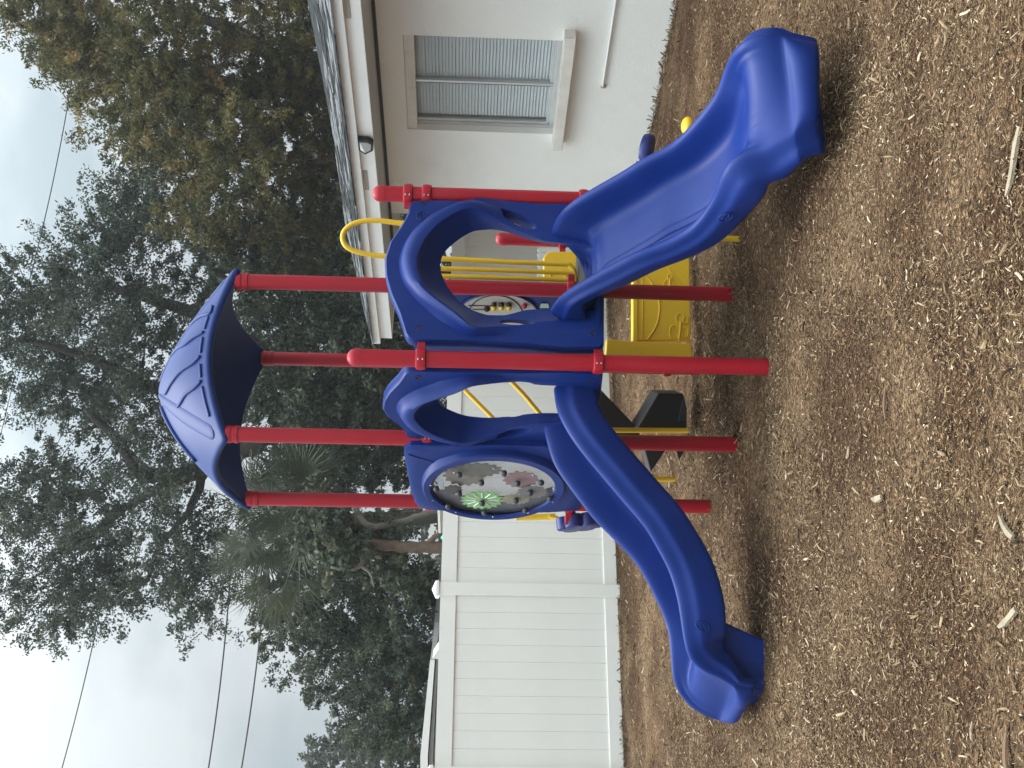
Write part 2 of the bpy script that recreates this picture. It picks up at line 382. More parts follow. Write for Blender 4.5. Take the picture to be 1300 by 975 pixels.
# chips: real slivers of wood, thrown in clumps; area they may lie in
def behind(x, y):   # beyond fence or inside the house
    f = (x-FA.x)*FNrm.x+(y-FA.y)*FNrm.y; h_ = (x-HA.x)*HN.x+(y-HA.y)*HN.y
    return (f < -.02) | ((h_ < -.02) & ((x-HA.x)*HD.x+(y-HA.y)*HD.y < 2.65))
def chips(n, y0, y1, lmin, lmax, name, seed, tilt=.35, edge=None, form='flake', pw=4.2):
    g = np.random.default_rng(seed)
    y = np.sqrt(g.random(n*3)*(y1**2-y0**2)+y0**2); x = (g.random(n*3)-.5)*2*(y*.40+.9)
    pat = np.clip((vnoise(x*1.1+4, y*1.1+8, 11)*.55+vnoise(x*3.2, y*3.2, 12)*.45-.30)*3.2, 0, 1)
    dens = (.55+.45*pat) if form == 'shred' else (.08+.92*pat**1.3)
    k = (g.random(n*3) < dens) & ~behind(x, y); x = x[k][:n]; y = y[k][:n]
    if edge is not None: x, y = edge(g)
    n = len(x)
    L = lmin+(lmax-lmin)*g.random(n)**(2.0 if form == 'shred' else pw); W = L*(.07+.17*g.random(n)**1.6)*np.where(g.random(n) < .10, 1.8, 1)
    if form == 'shred': W = L*(.12+.26*g.random(n))
    W = np.clip(W, .0014, .016); T = W*(.25+.4*g.random(n))
    yaw = g.random(n)*2*np.pi; pit = g.normal(0, tilt, n); rol = g.normal(0, .5, n)
    c, s = np.cos(yaw), np.sin(yaw); cp_, sp = np.cos(pit), np.sin(pit)
    A = np.stack([c*cp_, s*cp_, sp], -1); B0 = np.stack([-s, c, 0*c], -1); Cc = np.cross(A, B0)
    B = B0*np.cos(rol)[:, None]+Cc*np.sin(rol)[:, None]; Cn = np.cross(A, B)
    z = gh(x, y)+T*.5+np.abs(sp)*L*.30+.005*g.random(n)+.004
    P = np.stack([x, y, z], -1)
    t1 = (.25+.75*g.random(n))[:, None]; t2 = (.1+.9*g.random(n))[:, None]; bend = (g.normal(0, .10, n)*L)[:, None]
    a, bb, cc = A*(L/2)[:, None], B*(W/2)[:, None], Cn*(T/2)[:, None]
    if form == 'chip':          # bent splinter with split ends
        V = np.stack([P-a-bb*t1-cc, P-a+bb*t1-cc, P-a+bb*t1*.8+cc, P-a-bb*t1*.8+cc,
                      P-bb-cc+B*bend, P+bb-cc+B*bend, P+bb*.8+cc+B*bend, P-bb*.8+cc+B*bend,
                      P+a-bb*t2-cc, P+a+bb*t2-cc, P+a+bb*t2*.7+cc, P+a-bb*t2*.7+cc], 1)
        q = np.array([(0, 3, 2, 1), (3, 7, 6, 2), (0, 4, 7, 3), (2, 6, 5, 1), (7, 11, 10, 6), (4, 8, 11, 7), (6, 10, 9, 5), (8, 9, 10, 11)])
    elif form == 'flake':
        V = np.stack([P-a-bb*t1-cc, P-a+bb*t1-cc, P-a+bb*t1*.8+cc, P-a-bb*t1*.8+cc, P+a-bb*t2-cc, P+a+bb*t2-cc, P+a+bb*t2*.7+cc, P+a-bb*t2*.7+cc], 1)
        q = np.array([(0, 3, 2, 1), (3, 7, 6, 2), (0, 4, 7, 3), (2, 6, 5, 1), (4, 5, 6, 7)])
    else:                       # fine fibre, pointed at both ends
        o_ = (g.random(n)-.5)[:, None]
        V = np.stack([P-a, P+a*o_-bb-cc, P+a*o_+bb-cc, P-a*o_+cc+bb*.2, P+a], 1)
        q = np.array([(0, 2, 3), (0, 3, 1), (4, 3, 2), (4, 1, 3)])
    m_ = V.shape[1]
    Fc = (q[None]+np.arange(n)[:, None, None]*m_).reshape(-1, q.shape[1])
    tn = np.clip(g.normal(.39 if form == 'shred' else .47, .25 if form == 'shred' else .22, n)+.10*(vnoise(x*1.6, y*1.6, 13)-.5)*2+np.where(g.random(n) < .06, .3, 0), 0, 1)
    return npmesh(name, V.reshape(-1, 3), Fc, CHIP, np.repeat(tn, m_), kind='stuff')
chips(10000, 2.6, 5.2, .012, .058, 'wood_chips', 21, form='chip')
chips(18000, 2.6, 5.4, .008, .036, 'wood_chips', 28)
chips(28000, 5.0, 8.0, .010, .056, 'wood_chips', 22)
chips(20000, 7.8, 13.2, .014, .062, 'wood_chips', 23)
chips(125000, 2.5, 4.8, .006, .024, 'wood_shreds', 24, form='shred')
chips(70000, 4.6, 7.6, .008, .028, 'wood_shreds', 27, form='shred')
def along(A, D, Nn, s0, s1, n):
    def f(g):
        s = s0+(s1-s0)*g.random(n); o = np.abs(g.normal(0, .05, n))+.015
        return A.x+D.x*s+Nn.x*o, A.y+D.y*s+Nn.y*o
    return f
chips(1800, 1, 2, .02, .09, 'wood_chips', 25, .7, along(HA, HD, HN, -1.2, 2.7, 1500))
chips(1800, 1, 2, .02, .09, 'wood_chips', 26, .6, along(FA, FD, FNrm, -1.5, 6.2, 1500))
# larger pieces one can pick out
def stick(name, px, L, wid, yaw, m, label, cat='wood piece', grp=None, seed=1):
    g = random.Random(seed); c = atZ(*px, .0); z = float(gh(c.x, c.y))+wid*.4+.006
    d = Vector((math.cos(yaw), math.sin(yaw), 0)); sdv = Vector((-d.y, d.x, 0)); Lp = []
    for i in range(8):
        t = i/7; w_ = wid*(.35+.65*math.sin(math.pi*min(1, .12+t*.9))**.6)*g.uniform(.85, 1.15)
        q = Vector((c.x, c.y, z))+d*L*(t-.5)+sdv*math.sin(t*3)*.06*L+Vector((0, 0, .02*L*math.sin(t*5)))
        Lp.append([q+sdv*w_*.5*a+Vector((0, 0, w_*.34*b)) for a, b in ((-1, -.6), (1, -1), (.9, .5), (.1, 1), (-.85, .6))])
    o = MB().loft(Lp).build(name, m); bb = Vector((c.x, c.y, z))
    o.data.transform(Matrix.Translation(-bb)); o.location = bb
    setprop(o, label, cat, grp)
stick('wood_stick', (1235, 928), .060, .011, .05, STICK, 'pale flat wood chip in bare brown mulch at the bottom edge of the photo', seed=1)
stick('wood_stick', (1278, 785), .13, .020, 2.2, STICK, 'grey split stick slanting in the nearest mulch below the short slide', seed=2)
stick('wood_stick', (1121, 632), .10, .026, 1.75, STICK, 'broad pale wood sliver with a pointed end in the middle of the open mulch', seed=3)
stick('wood_stick', (1286, 205), .20, .022, 2.75, STICK, 'long bleached bark strip lying in the nearest mulch below the wide slide', seed=4)
stick('wood_stick', (1127, 510), .13, .012, .1, STICKD, 'thin dark brown stick lying in front of the foremost red post', seed=5)
stick('wood_stick', (1279, 668), .10, .022, 1.0, STICK, 'chunky pale wood block at the near edge of the mulch', seed=6)
stick('wood_stick', (1285, 955), .15, .02, .15, STICKD, 'reddish brown bark stick in the near corner of the mulch', seed=7)

# ------------------------------------------------------------------ play structure
PS = thing('play_structure', (.1, 6.2, 0), 'blue, red and yellow playground climbing structure with two slides and a hipped roof', 'play structure')
PR = .0445
def post(p, top, label=None, cap=True, base=-.25):
    b = MB(); b.tube([(p[0], p[1], base), (p[0], p[1], top-(.045 if cap else 0))], PR, 24)
    o = b.build('post', RED, PS, auto=40, label=label)
    if cap:
        L = []
        for i in range(7):
            a = math.pi/2*i/6.2; rr = (PR+.0025)*math.cos(a)
            L.append([(p[0]+rr*math.cos(2*math.pi*k/24), p[1]+rr*math.sin(2*math.pi*k/24), top-.048+.048*math.sin(a)) for k in range(24)])
        L.insert(0, [(p[0]+(PR+.0025)*math.cos(2*math.pi*k/24), p[1]+(PR+.0025)*math.sin(2*math.pi*k/24), top-.075) for k in range(24)])
        MB().loft(L).build('post_cap', RED, o, auto=50)
    return o
ROOFZ = 2.95
PO = {}
PO[1] = post(P1, 2.205, 'shorter foremost red post with a domed cap')
PO[6] = post(P6, 2.14); PO[7] = post(P7, 1.405)
for k, p in ((2, P2), (3, P3), (4, P4), (5, P5)): PO[k] = post(p, ROOFZ+.01, cap=False)
def clamp(k, p, z, out=None, reach=.07, h=.056):
    """ring clamp with bolts and an arm towards the panel it holds"""
    b = MB(); L = []
    for zz, rr in ((-.5, PR+.004), (-.42, PR+.012), (0, PR+.016), (.42, PR+.012), (.5, PR+.004)):
        L.append([(p[0]+rr*math.cos(2*math.pi*i/20), p[1]+rr*math.sin(2*math.pi*i/20), z+zz*h) for i in range(20)])
    b.loft(L)
    if out is not None:
        d = Vector((*out, 0)).normalized(); c = Vector((p[0], p[1], z))+d*(PR+reach/2)
        sdv = Vector((-d.y, d.x, 0)); b.box(c, d*reach/2, sdv*.013, Vector((0, 0, h*.36)))
    o = b.build('clamp', RED, PO[k], auto=50, bevel=.004)
    g = MB(); ad = Vector((-p[0], -p[1], 0)).normalized()
    for dz in (-.2, .2):
        c = Vector((p[0], p[1], z+dz*h))+ad*(PR+.016); g.ellipsoid(c, Vector((-ad.y, ad.x, 0))*.006, ad*.005, (0, 0, .006), 8, 5)
    # bolt heads belong to the clamp's mesh as small steel studs
    me = g.mesh('studs', org(PO[k])); o.data.materials.append(STEEL)
    bm = bmesh.new(); bm.from_mesh(o.data); n0 = len(bm.faces); bm.from_mesh(me)
    bm.faces.ensure_lookup_table()
    for f in bm.faces[n0:]: f.material_index = 1
    bm.to_mesh(o.data); bm.free()
def dirv(a, b): return (b[0]-a[0], b[1]-a[1])
clamp(1, P1, 1.82, dirv(P1, P6), .10); clamp(1, P1, .895, dirv(P1, P6), .05)
clamp(6, P6, 1.935, dirv(P6, P1), .05); clamp(6, P6, 1.83, dirv(P6, P1), .06); clamp(6, P6, .94, dirv(P6, P1))
clamp(2, P2, 1.80, dirv(P2, P4)); clamp(2, P2, .90); clamp(3, P3, .97, (1, 0), .05); clamp(3, P3, 1.8, (1, .6), .05)
clamp(4, P4, 1.80, dirv(P4, P2)); clamp(4, P4, .91, (-1, .15), .09)
clamp(5, P5, .22, dirv(P5, P7), .10); clamp(5, P5, 1.75, dirv(P5, P3)); clamp(7, P7, .93, dirv(P7, P5), .12)
for k, p in ((2, P2), (3, P3), (4, P4), (5, P5)):                     # ribbed collars below the roof
    b = MB()
    L = []
    for zz, rr in ((-.07, .001), (-.068, .007), (-.045, .007), (-.043, .003), (-.03, .003), (-.028, .007), (0, .007), (.002, .001)):
        L.append([(p[0]+(PR+rr)*math.cos(2*math.pi*i/24), p[1]+(PR+rr)*math.sin(2*math.pi*i/24), ROOFZ-.0+zz) for i in range(24)])
    b.loft(L).build('collar', RED, PO[k], auto=40)

# decks
def deck(pts, z, name='deck'):
    MB().plate([(q[0], q[1], z) for q in pts], (0, 0, 1), .028).build(name, BLACK, PS, bevel=.006)
deck([P1, P6, (P6[0]-.1, P6[1]+.75), P5, P4, P2], .893)

# roof: four bulging panels over arched eaves, corners on the posts
RC = [Vector((*P2, ROOFZ)), Vector((*P3, ROOFZ)), Vector((*P5, ROOFZ)), Vector((*P4, ROOFZ))]
RCEN = sum(RC, Vector())/4; APEX = Vector((RCEN.x, RCEN.y, 3.475))
def roof_pt(fc, a, t):
    """fc face, a 0..1 along the eave, t 0 eave .. 1 apex"""
    A, B = RC[fc], RC[(fc+1) % 4]
    A = RCEN+(A-RCEN)*1.11; B = RCEN+(B-RCEN)*1.11
    e = A.lerp(B, a); e.z = ROOFZ-.005+.155*(math.sin(math.pi*a)**.8)
    q = e.lerp(APEX, t)
    out = ((A+B)/2-RCEN); out.z = 0; out.normalize()
    bul = math.sin(math.pi*min(1, t))*.10
    rid = (2*abs(a-.5))**6*.02*(1-t)
    q.z = e.z+(APEX.z-e.z)*(1-(1-t)**1.30)*1.0 + rid
    q += out*bul*.45*math.sin(math.pi*a)
    return q
NA, NT = 20, 14
b = MB(); ringL = []
ts = [0]+[i/NT for i in range(1, NT)]+[.985]
loops_o = []; loops_i = []
for t in ts:
    lo = []; li = []
    for fc in range(4):
        for i in range(NA):
            q = roof_pt(fc, i/NA, t); lo.append(q)
            qi = RCEN+(q-RCEN)*.965; qi.z = q.z-.03; li.append(qi)
    loops_o.append(lo); loops_i.append(li)
lip = []; lip3 = []
for q in loops_o[0]:
    d = q-RCEN; d.z = 0; d.normalize()
    lip.append(q+d*.016-Vector((0, 0, .018))); lip3.append(q+d*.012-Vector((0, 0, .042)))
lip2 = [q-Vector((0, 0, .050))+((RCEN-q)*Vector((1, 1, 0)).normalized() if False else Vector((RCEN.x-q.x, RCEN.y-q.y, 0)).normalized()*.012) for q in loops_o[0]]
roof = b.loft(loops_i[::-1]+[lip2, lip3, lip]+loops_o, ring=False).build('roof', ROOFB, PS, smooth=True, sub=1)
def rib(fc, pts, wdt=.016, hgt=.012):
    P = []
    pts = catmull([Vector((a, t, 0)) for a, t in pts], 6)
    Q = [roof_pt(fc, q.x, q.y) for q in pts]; Lp = []
    for i, q in enumerate(Q):
        T = (Q[min(i+1, len(Q)-1)]-Q[max(0, i-1)]).normalized()
        pa = roof_pt(fc, pts[i].x+.01, pts[i].y)-q; pt_ = roof_pt(fc, pts[i].x, pts[i].y+.01)-q
        n = pa.cross(pt_).normalized()
        if n.z < 0: n = -n
        sdv = T.cross(n).normalized()
        w_ = wdt*(1 if 0 < i < len(Q)-1 else .55)
        Lp.append([q-sdv*w_-n*.008, q-sdv*w_*.75+n*hgt*.8, q+n*hgt, q+sdv*w_*.75+n*hgt*.8, q+sdv*w_-n*.008])
    MB().loft(Lp).build('roof_rib', ROOFB, roof, smooth=True)
GRID = [(a_/60, t_/60, roof_pt(0, a_/60, t_/60)) for a_ in range(1, 60) for t_ in range(3, 56)]
def photo_xy(P):
    d = P-CP; w_ = d.dot(fwd); return 650+CAM_F*d.dot(cv)/w_, 487.5-CAM_F*d.dot(cu)/w_
GRID = [(a_, t_, *photo_xy(P)) for a_, t_, P in GRID]
def at_face(px):        # where the photo's relief lines lie on a roof face
    return [min(GRID, key=lambda g_: (g_[2]-x)**2+(g_[3]-y)**2)[:2] for x, y in px]
for fc in range(4):
    if fc in (0, 2):
        for L_ in ([(225, 517), (235, 502), (246, 492), (258, 484)], [(209, 501), (216, 488), (228, 473), (243, 461), (259, 452)],
                   [(217, 452), (232, 438), (248, 428), (263, 421)], [(240, 411), (253, 403), (266, 398), (277, 392)]): rib(fc, at_face(L_), .012, .011)
        for L_ in ([(258, 491), (264, 511), (270, 529)], [(257, 461), (258, 470), (258.5, 480)], [(261, 430), (260, 440), (258.5, 449)], [(265, 402), (264, 411), (262.5, 419)]): rib(fc, at_face(L_), .010, .009)
    else: rib(fc, [(.62, .84), (.60, .66), (.565, .42), (.53, .20)], .014, .017)
for q in RC:                                        # broad hip caps
    k = RC.index(q); Lp = []
    for i in range(14):
        t = .03+i/13*.89; c = roof_pt(k, 0, t); a = roof_pt(k, .085+.09*t, t); z = roof_pt((k-1) % 4, .915-.09*t, t)
        Lp.append([z-Vector((0, 0, .02)), z+(c-z)*.22+Vector((0, 0, .004+.006*t)), c+Vector((0, 0, .010+.008*t)), a+(c-a)*.22+Vector((0, 0, .004+.006*t)), a-Vector((0, 0, .02))])
    MB().loft(Lp).build('hip_cap', ROOFB, roof, smooth=True, sub=1)

# ---- arch panels (hoods) at the slide entrances
class Panel:
    def __init__(s, a, b_, flip=False):
        s.o = Vector((*a, 0)); d = Vector((*b_, 0))-s.o; s.L = d.length; s.e = d/s.L
        s.n = Vector((s.e.y, -s.e.x, 0))
        if s.n.dot(-s.o-d/2) < 0: s.n = -s.n
    def px(s, x, y, n=0):                      # pixel -> (along, height) on the plane n in front of the panel
        q = onplane(x, y, s.o+s.n*n, s.n); return Vector(((q-s.o).dot(s.e), q.z))
    def P(s, a, z, n=0): return s.o+s.e*a+s.n*n+Vector((0, 0, z))
RP = Panel(P1, P6); LP = Panel(P1, P2); GP = Panel(P2, P4); GP.o += GP.n*.05
outline = [(523.8, 254), (560, 253), (597, 254), (604, 249), (641, 253), (683, 257), (716, 257), (767, 256), (767.5, 330), (767, 411), (767, 441.5), (713, 441.5),
           (669, 437), (600, 433), (522.5, 432), (515, 427), (511.4, 414), (506, 397), (495, 372), (489, 350), (488, 328), (495, 306), (508.6, 286.5), (518, 270), (520, 258)]
crease = [(597, 426), (583, 418), (558, 400), (531, 380.6), (511.4, 355.7), (507, 331), (513, 311.4), (525, 292), (550, 272.6), (578, 261.5), (600, 255),
          (640, 262), (690, 276), (762, 290), (764, 420), (700, 420), (640, 424)]
frim = [(600, 414), (580.6, 397), (558.5, 380.6), (539, 364), (531, 344.6), (530, 328), (541, 303), (558.5, 284), (580.6, 270), (600, 263),
        (640, 276), (690, 296), (759, 305), (759, 398), (690, 399), (640, 407)]
hole = [(583, 303), (600, 293), (625, 290.6), (641.5, 293.4), (663.7, 301.7), (686, 308), (699.7, 310), (757, 311), (757, 394), (697, 391.7), (669, 393),
        (641.5, 400), (619, 400), (600, 394), (580.6, 380.6), (566, 361), (559, 344.6), (558.5, 331), (566, 317)]
def polar(poly, c, n):
    out = []
    for k in range(n):
        th = 2*math.pi*k/n; d = Vector((math.cos(th), math.sin(th))); best = None
        for i in range(len(poly)):
            a = poly[i]-c; bq = poly[(i+1) % len(poly)]-c; e = bq-a
            den = d.x*e.y-d.y*e.x
            if abs(den) < 1e-12: continue
            t = (a.x*e.y-a.y*e.x)/den; u_ = (a.x*d.y-a.y*d.x)/den
            if t > 0 and -1e-6 <= u_ <= 1+1e-6 and (best is None or t > best): best = t
        out.append(c+d*(best or .01))
    return out
NP = 120
HC = RP.px(650, 350, .05)
pl = lambda px, n: [RP.px(x, y, n) for x, y in px]
Lo, Lc, Lf, Lh = (polar(pl(q, n), HC, NP) for q, n in ((outline, .03), (crease, .035), (frim, .10), (hole, -.06)))
def smo(L, k=1):
    for _ in range(k): L = [(L[i-1]+L[i]*2+L[(i+1) % len(L)])/4 for i in range(len(L))]
    return L
Lc, Lf, Lh = smo(Lc, 2), smo(Lf, 2), smo(Lh, 2)
def hood(pan, label, flip=False):
    sc = pan.L/RP.L; b = MB(); loops = []
    mapa = (lambda a: a*sc)
    zr = lambda z: smooth01((z-1.30)/.35)           # the bulge dies out down the legs
    def ring(L, nf):
        loops.append([pan.P(mapa(q.x), q.y, nf(q.y)) for q in L])
    mid = lambda A, B, t: [p.lerp(q, t) for p, q in zip(A, B)]
    shr = lambda L, d: [q+(HC-q).normalized()*d for q in L]
    ring(shr(Lo, .006), lambda z: -.045); ring(Lo, lambda z: -.035); ring(Lo, lambda z: .018); ring(shr(Lo, .010), lambda z: .030)
    ring(mid(Lo, Lc, .5), lambda z: .030); ring(mid(Lo, Lc, .9), lambda z: .030)
    ring(mid(Lc, Lf, .06), lambda z: .034+.028*zr(z)); ring(mid(Lc, Lf, .25), lambda z: .036+.058*zr(z))
    ring(mid(Lc, Lf, .6), lambda z: .036+.074*zr(z)); ring(mid(Lc, Lf, .93), lambda z: .035+.07*zr(z)); ring(Lf, lambda z: .03+.055*zr(z)); ring(mid(Lf, Lh, .12), lambda z: .015+.03*zr(z))
    ring(mid(Lf, Lh, .55), lambda z: -.03+.02*zr(z)); ring(mid(Lf, Lh, .9), lambda z: -.055); ring(Lh, lambda z: -.062); ring(mid(Lh, Lo, .06), lambda z: -.070)
    ring(mid(Lh, Lo, .5), lambda z: -.055)
    b.loft(loops, ring=True)
    o = b.build('arch_panel', BLUE, PS, smooth=True, label=label)
    # hand slots cut right through the legs
    for (x, y), (x2, y2) in (((638, 270), (678, 289)), ((634, 402), (677, 408))):
        A = RP.px(x, y, .03); B = RP.px(x2, y2, .03); c = (A+B)/2; v_ = (B-A)/2
        A3 = pan.P(mapa(c.x), c.y, 0); ax = pan.P(mapa(c.x+v_.x), c.y+v_.y, 0)-A3
        ay = ax.cross(pan.n).normalized()*.030
        cut = MB(); L = []
        for nn, s_ in ((-.15, 1.0), (.01, 1.0), (.05, 1.25)): L.append([A3+pan.n*nn+(ax*math.cos(2*math.pi*k/20)+ay*math.sin(2*math.pi*k/20))*s_ for k in range(20)])
        co_ = cut.loft(L).build('cutter', BLUE, PS)
        bo = o.modifiers.new('cut', 'BOOLEAN'); bo.object = co_; bo.operation = 'DIFFERENCE'; bo.solver = 'EXACT'
        dg = bpy.context.evaluated_depsgraph_get(); me = bpy.data.meshes.new_from_object(o.evaluated_get(dg))
        if len(me.polygons) > 100:
            o.modifiers.clear(); o.data = me
        else: o.modifiers.clear()
        bpy.data.objects.remove(co_)
    for p in o.data.polygons: p.use_smooth = True
    bm = bmesh.new(); bm.from_mesh(o.data)
    for e in bm.edges:
        if len(e.link_faces) == 2 and e.calc_face_angle(0) > rad(48): e.smooth = False
    bm.to_mesh(o.data); bm.free()
    for k, (x, y) in enumerate(((532, 416), (537, 258), (753, 411), (753, 424))):          # bolts in holes, the shade of the holes put in as black colour
        q = RP.px(x, y, .03); c = pan.P(mapa(q.x), q.y, .031)
        L = [[c+pan.n*nn+(pan.e*math.cos(2*math.pi*i/14)+Vector((0, 0, 1))*math.sin(2*math.pi*i/14))*r_ for i in range(14)] for nn, r_ in ((-.012, .016), (.002, .0165), (.002, .0125), (-.004, .0105))]
        MB().loft(L).build('bolt', BLACK, o, smooth=False)
    q = RP.px(536, 275 if pan is RP else 300, .03)
    emblem(o, pan.P(mapa(q.x), q.y, .033), pan.e, Vector((0, 0, 1)), pan.n, .030)
    return o
def emblem(parent, c, e, u_, n, r, m=None):
    """embossed round maker's mark: a ring with two curled lines"""
    b = MB()
    b.tube([c+(e*math.cos(2*math.pi*i/24)+u_*math.sin(2*math.pi*i/24))*r for i in range(25)], .0034, 6)
    for s_ in (-1, 1):
        b.tube([c+e*(s_*r*.42)+(e*math.cos(a)*s_+u_*math.sin(a))*r*.34 for a in [rad(-150+20*i) for i in range(16)]], .003, 6)
    b.tube([c+u_*(-r*.55)+e*r*.5*k/4+u_*(.02*r*k*k) for k in range(-4, 5)], .003, 6)
    b.build('emblem', m or BLUE, parent, smooth=True)
hoodR = hood(RP, 'wide blue arch panel at the top of the wide slide')
hoodL = hood(LP, 'blue arch panel seen aslant at the top of the curved slide')

# ---- slides
def slide(name, near_px, far_px, near_plan, far_plan, depth, skirt, n, label, drop=1.0, flare=0):
    A = resample(catmull([onplan(x, y, near_plan) for x, y in near_px], 6), n)
    B = resample(catmull([onplan(x, y, far_plan) for x, y in far_px], 6), n)
    sec = []
    for i in range(n):
        t = i/(n-1); lat = B[i]-A[i]
        T = ((A[min(i+1, n-1)]+B[min(i+1, n-1)])-(A[max(i-1, 0)]+B[max(i-1, 0)])).normalized()
        nr = T.cross(lat).normalized()
        if nr.z < 0: nr = -nr
        nr = (nr+Vector((0, 0, .35))).normalized()
        D = depth(t); Sk = skirt(t); sm = 1-smooth01((t-.84)/.14); W = lat.length; k = .5/W
        gv = min(.012, D*.07)*sm; k2 = k*(1+.0*t)
        pr = [(-.012*k, -Sk), (-.050*k, -Sk*.95), (-.058*k, -Sk*.70), (-.074*k, -Sk*.47), (-.074*k, -Sk*.36), (-.036*k, -Sk*.28), (-.022*k, -.030), (0, -.006), (.035*k, 0), (.075*k, -.008), (.10*k, -.03-.06*D),
              (.125*k, -D*.50), (.155*k, -D*.84), (.21*k, -D*.985)]
        pr0 = list(pr)
        nearside = [(.27, -D), (.285, -D+.001), (.292, -D-gv), (.299, -D+.001), (.33, -D), (.375, -D+.001), (.382, -D-gv*.7), (.389, -D+.001), (.5, -D-.004*sm)]
        pr = [(q-flare*smooth01((t-.66)/.30)*min(1, max(0, -h)/Sk*1.6) if q < 0 else q, h) for q, h in pr]; pr_far = [(q, h) for q, h in pr0]
        top = lambda L_: [(q, h*sm+(1-sm)*(-.030*max(0, 1-(2*q-1)**2)) if ii > 6 else h) for ii, (q, h) in enumerate(L_)]
        pr = top(pr); pr_far = top(pr_far); nearside = [(q, h*sm+(1-sm)*(-.030*(1-(2*q-1)**2))) for q, h in nearside]
        full = pr+nearside+[(q, h*sm+(1-sm)*(-.030*(1-(2*q-1)**2))) for q, h in ((.62, -D-.003), (.72, -D))]+[(1-q, h) for q, h in pr_far[::-1]]
        full += [(.90, -max(Sk-.02, .02)), (.80, -max(D+.03, .04)), (.5, -D-.035), (.20, -max(D+.03, .04)), (.10, -max(Sk-.02, .02))]
        sec.append([A[i]+lat*q+nr*h for q, h in full])
    lt = (B[-1]-A[-1]); lt.z *= .5; lt.normalize(); T1 = ((A[-1]+B[-1])-(A[-4]+B[-4])); T = lt.cross(Vector((0, 0, 1))); T.normalize()
    if T.dot(T1) < 0: T = -T
    last = sec[-1]; c = (A[-1]+B[-1])/2; hw = (B[-1]-A[-1]).length/2
    for dT, dz, shr_, flat in ((.022, -.003, .02, 0), (.050, -.014, .06, .15), (.068, -.038, .10, .4), (.072, -.070, .13, .7), (.060, -.092, .15, .9), (.02, -.10, .17, 1)):
        ring_ = []
        for q in last:
            r = q-c; side = r.dot(lt); x = side/hw; ed = max(0, abs(x)-.35)/.65
            q3 = q+T*dT*(1-.85*min(1, ed)**2.4)-lt*side*shr_+Vector((0, 0, dz*drop))-Vector((0, 0, max(r.z, -.035)*flat*.8)); q3.z = max(q3.z, min(q.z, .035)); ring_.append(q3)
        sec.append(ring_)
    T0 = (sec[0][0]-sec[1][0]).normalized(); T0.z = 0; T0.normalize()
    c0 = (A[0]+B[0])/2; zb = min(q.z for q in sec[0])
    sec.insert(0, [q+T0*.02+(c0-q)*.03 for q in sec[0]])
    ext = []
    for q in sec[0]:
        e_ = q+T0*.09+(c0-q)*.04; e_.z = zb+(e_.z-zb)*.30; ext.append(e_)
    sec.insert(0, ext)
    o = MB().loft(sec).build(name, BLUE, PS, smooth=True, sub=1, label=label)
    return o, A, B
nearR = [(698, 398), (703, 390), (712, 380), (733, 366), (775, 342.8), (806, 327), (843, 313), (877, 293), (902, 260), (914, 230), (926, 212), (946, 202), (966, 196), (988, 182), (1006, 172)]
farR = [(699, 292), (707.7, 272), (726, 254), (747.7, 240), (787.7, 217), (812, 201.5), (852, 180), (883, 149), (907.7, 115), (920, 82), (930, 63), (946, 50), (972, 44), (992, 44)]
a0 = RP.px(698, 398, .03); a0 = RP.P(a0.x, 0, .03); b0 = RP.px(699, 292, .03); b0 = RP.P(b0.x, 0, .03)
near_planR = [(a0.x, a0.y), (1.0, 4.50), (1.10, 4.33)]; far_planR = [(b0.x, b0.y), (1.46, 4.60), (1.50, 4.36)]
def lerpt(tab):
    def f(t):
        for (a, x), (b_, y) in zip(tab, tab[1:]):
            if t <= b_: return x+(y-x)*smooth01((t-a)/(b_-a))
        return tab[-1][1]
    return f
sR, AR, BR = slide('slide', nearR, farR, near_planR, far_planR, lerpt([(0, .24), (.15, .20), (.6, .17), (.78, .10), (.92, .035), (1, .015)]),
           lerpt([(0, .20), (.1, .12), (.3, .17), (.6, .20), (.75, .22), (.9, .16), (1, .11)]), 44, 'wide blue slide on the right, running towards the viewer', 1.35, .20)
nearL = [(703, 492), (707, 519), (722, 549), (741.5, 576), (766, 605), (791, 635), (818, 667), (832.6, 691.5), (849, 723), (860, 760.5), (866, 798), (870.4, 821), (877.6, 838), (895, 852), (915, 861), (932, 872)]
farL = [(688.6, 544), (694.8, 568.5), (704.6, 595.5), (729, 630), (754, 662), (780, 688), (808.7, 720), (831.7, 763), (846, 798), (850, 826.5), (852, 855), (857.5, 875), (874.7, 898), (895, 910), (912, 916)]
a1 = LP.px(703, 492, .03); a1 = LP.P(a1.x, 0, .03); b1 = LP.px(688.6, 544, .03); b1 = LP.P(b1.x, 0, .03)
near_planL = [(a1.x, a1.y), (-.32, 5.36), (-.7, 5.25), (-1.1, 5.2), (-1.4, 5.21), (-1.64, 5.25)]
far_planL = [(b1.x, b1.y), (-.62, 5.74), (-1.0, 5.64), (-1.4, 5.60), (-1.7, 5.62), (-1.87, 5.66)]
sL, AL, BL = slide('slide', nearL, farL, near_planL, far_planL, lerpt([(0, .24), (.2, .2), (.6, .18), (.75, .12), (.9, .04), (1, .015)]),
           lerpt([(0, .24), (.15, .22), (.4, .22), (.7, .24), (.85, .22), (.95, .14), (1, .08)]), 44, 'narrower curved blue slide swinging out to the left')
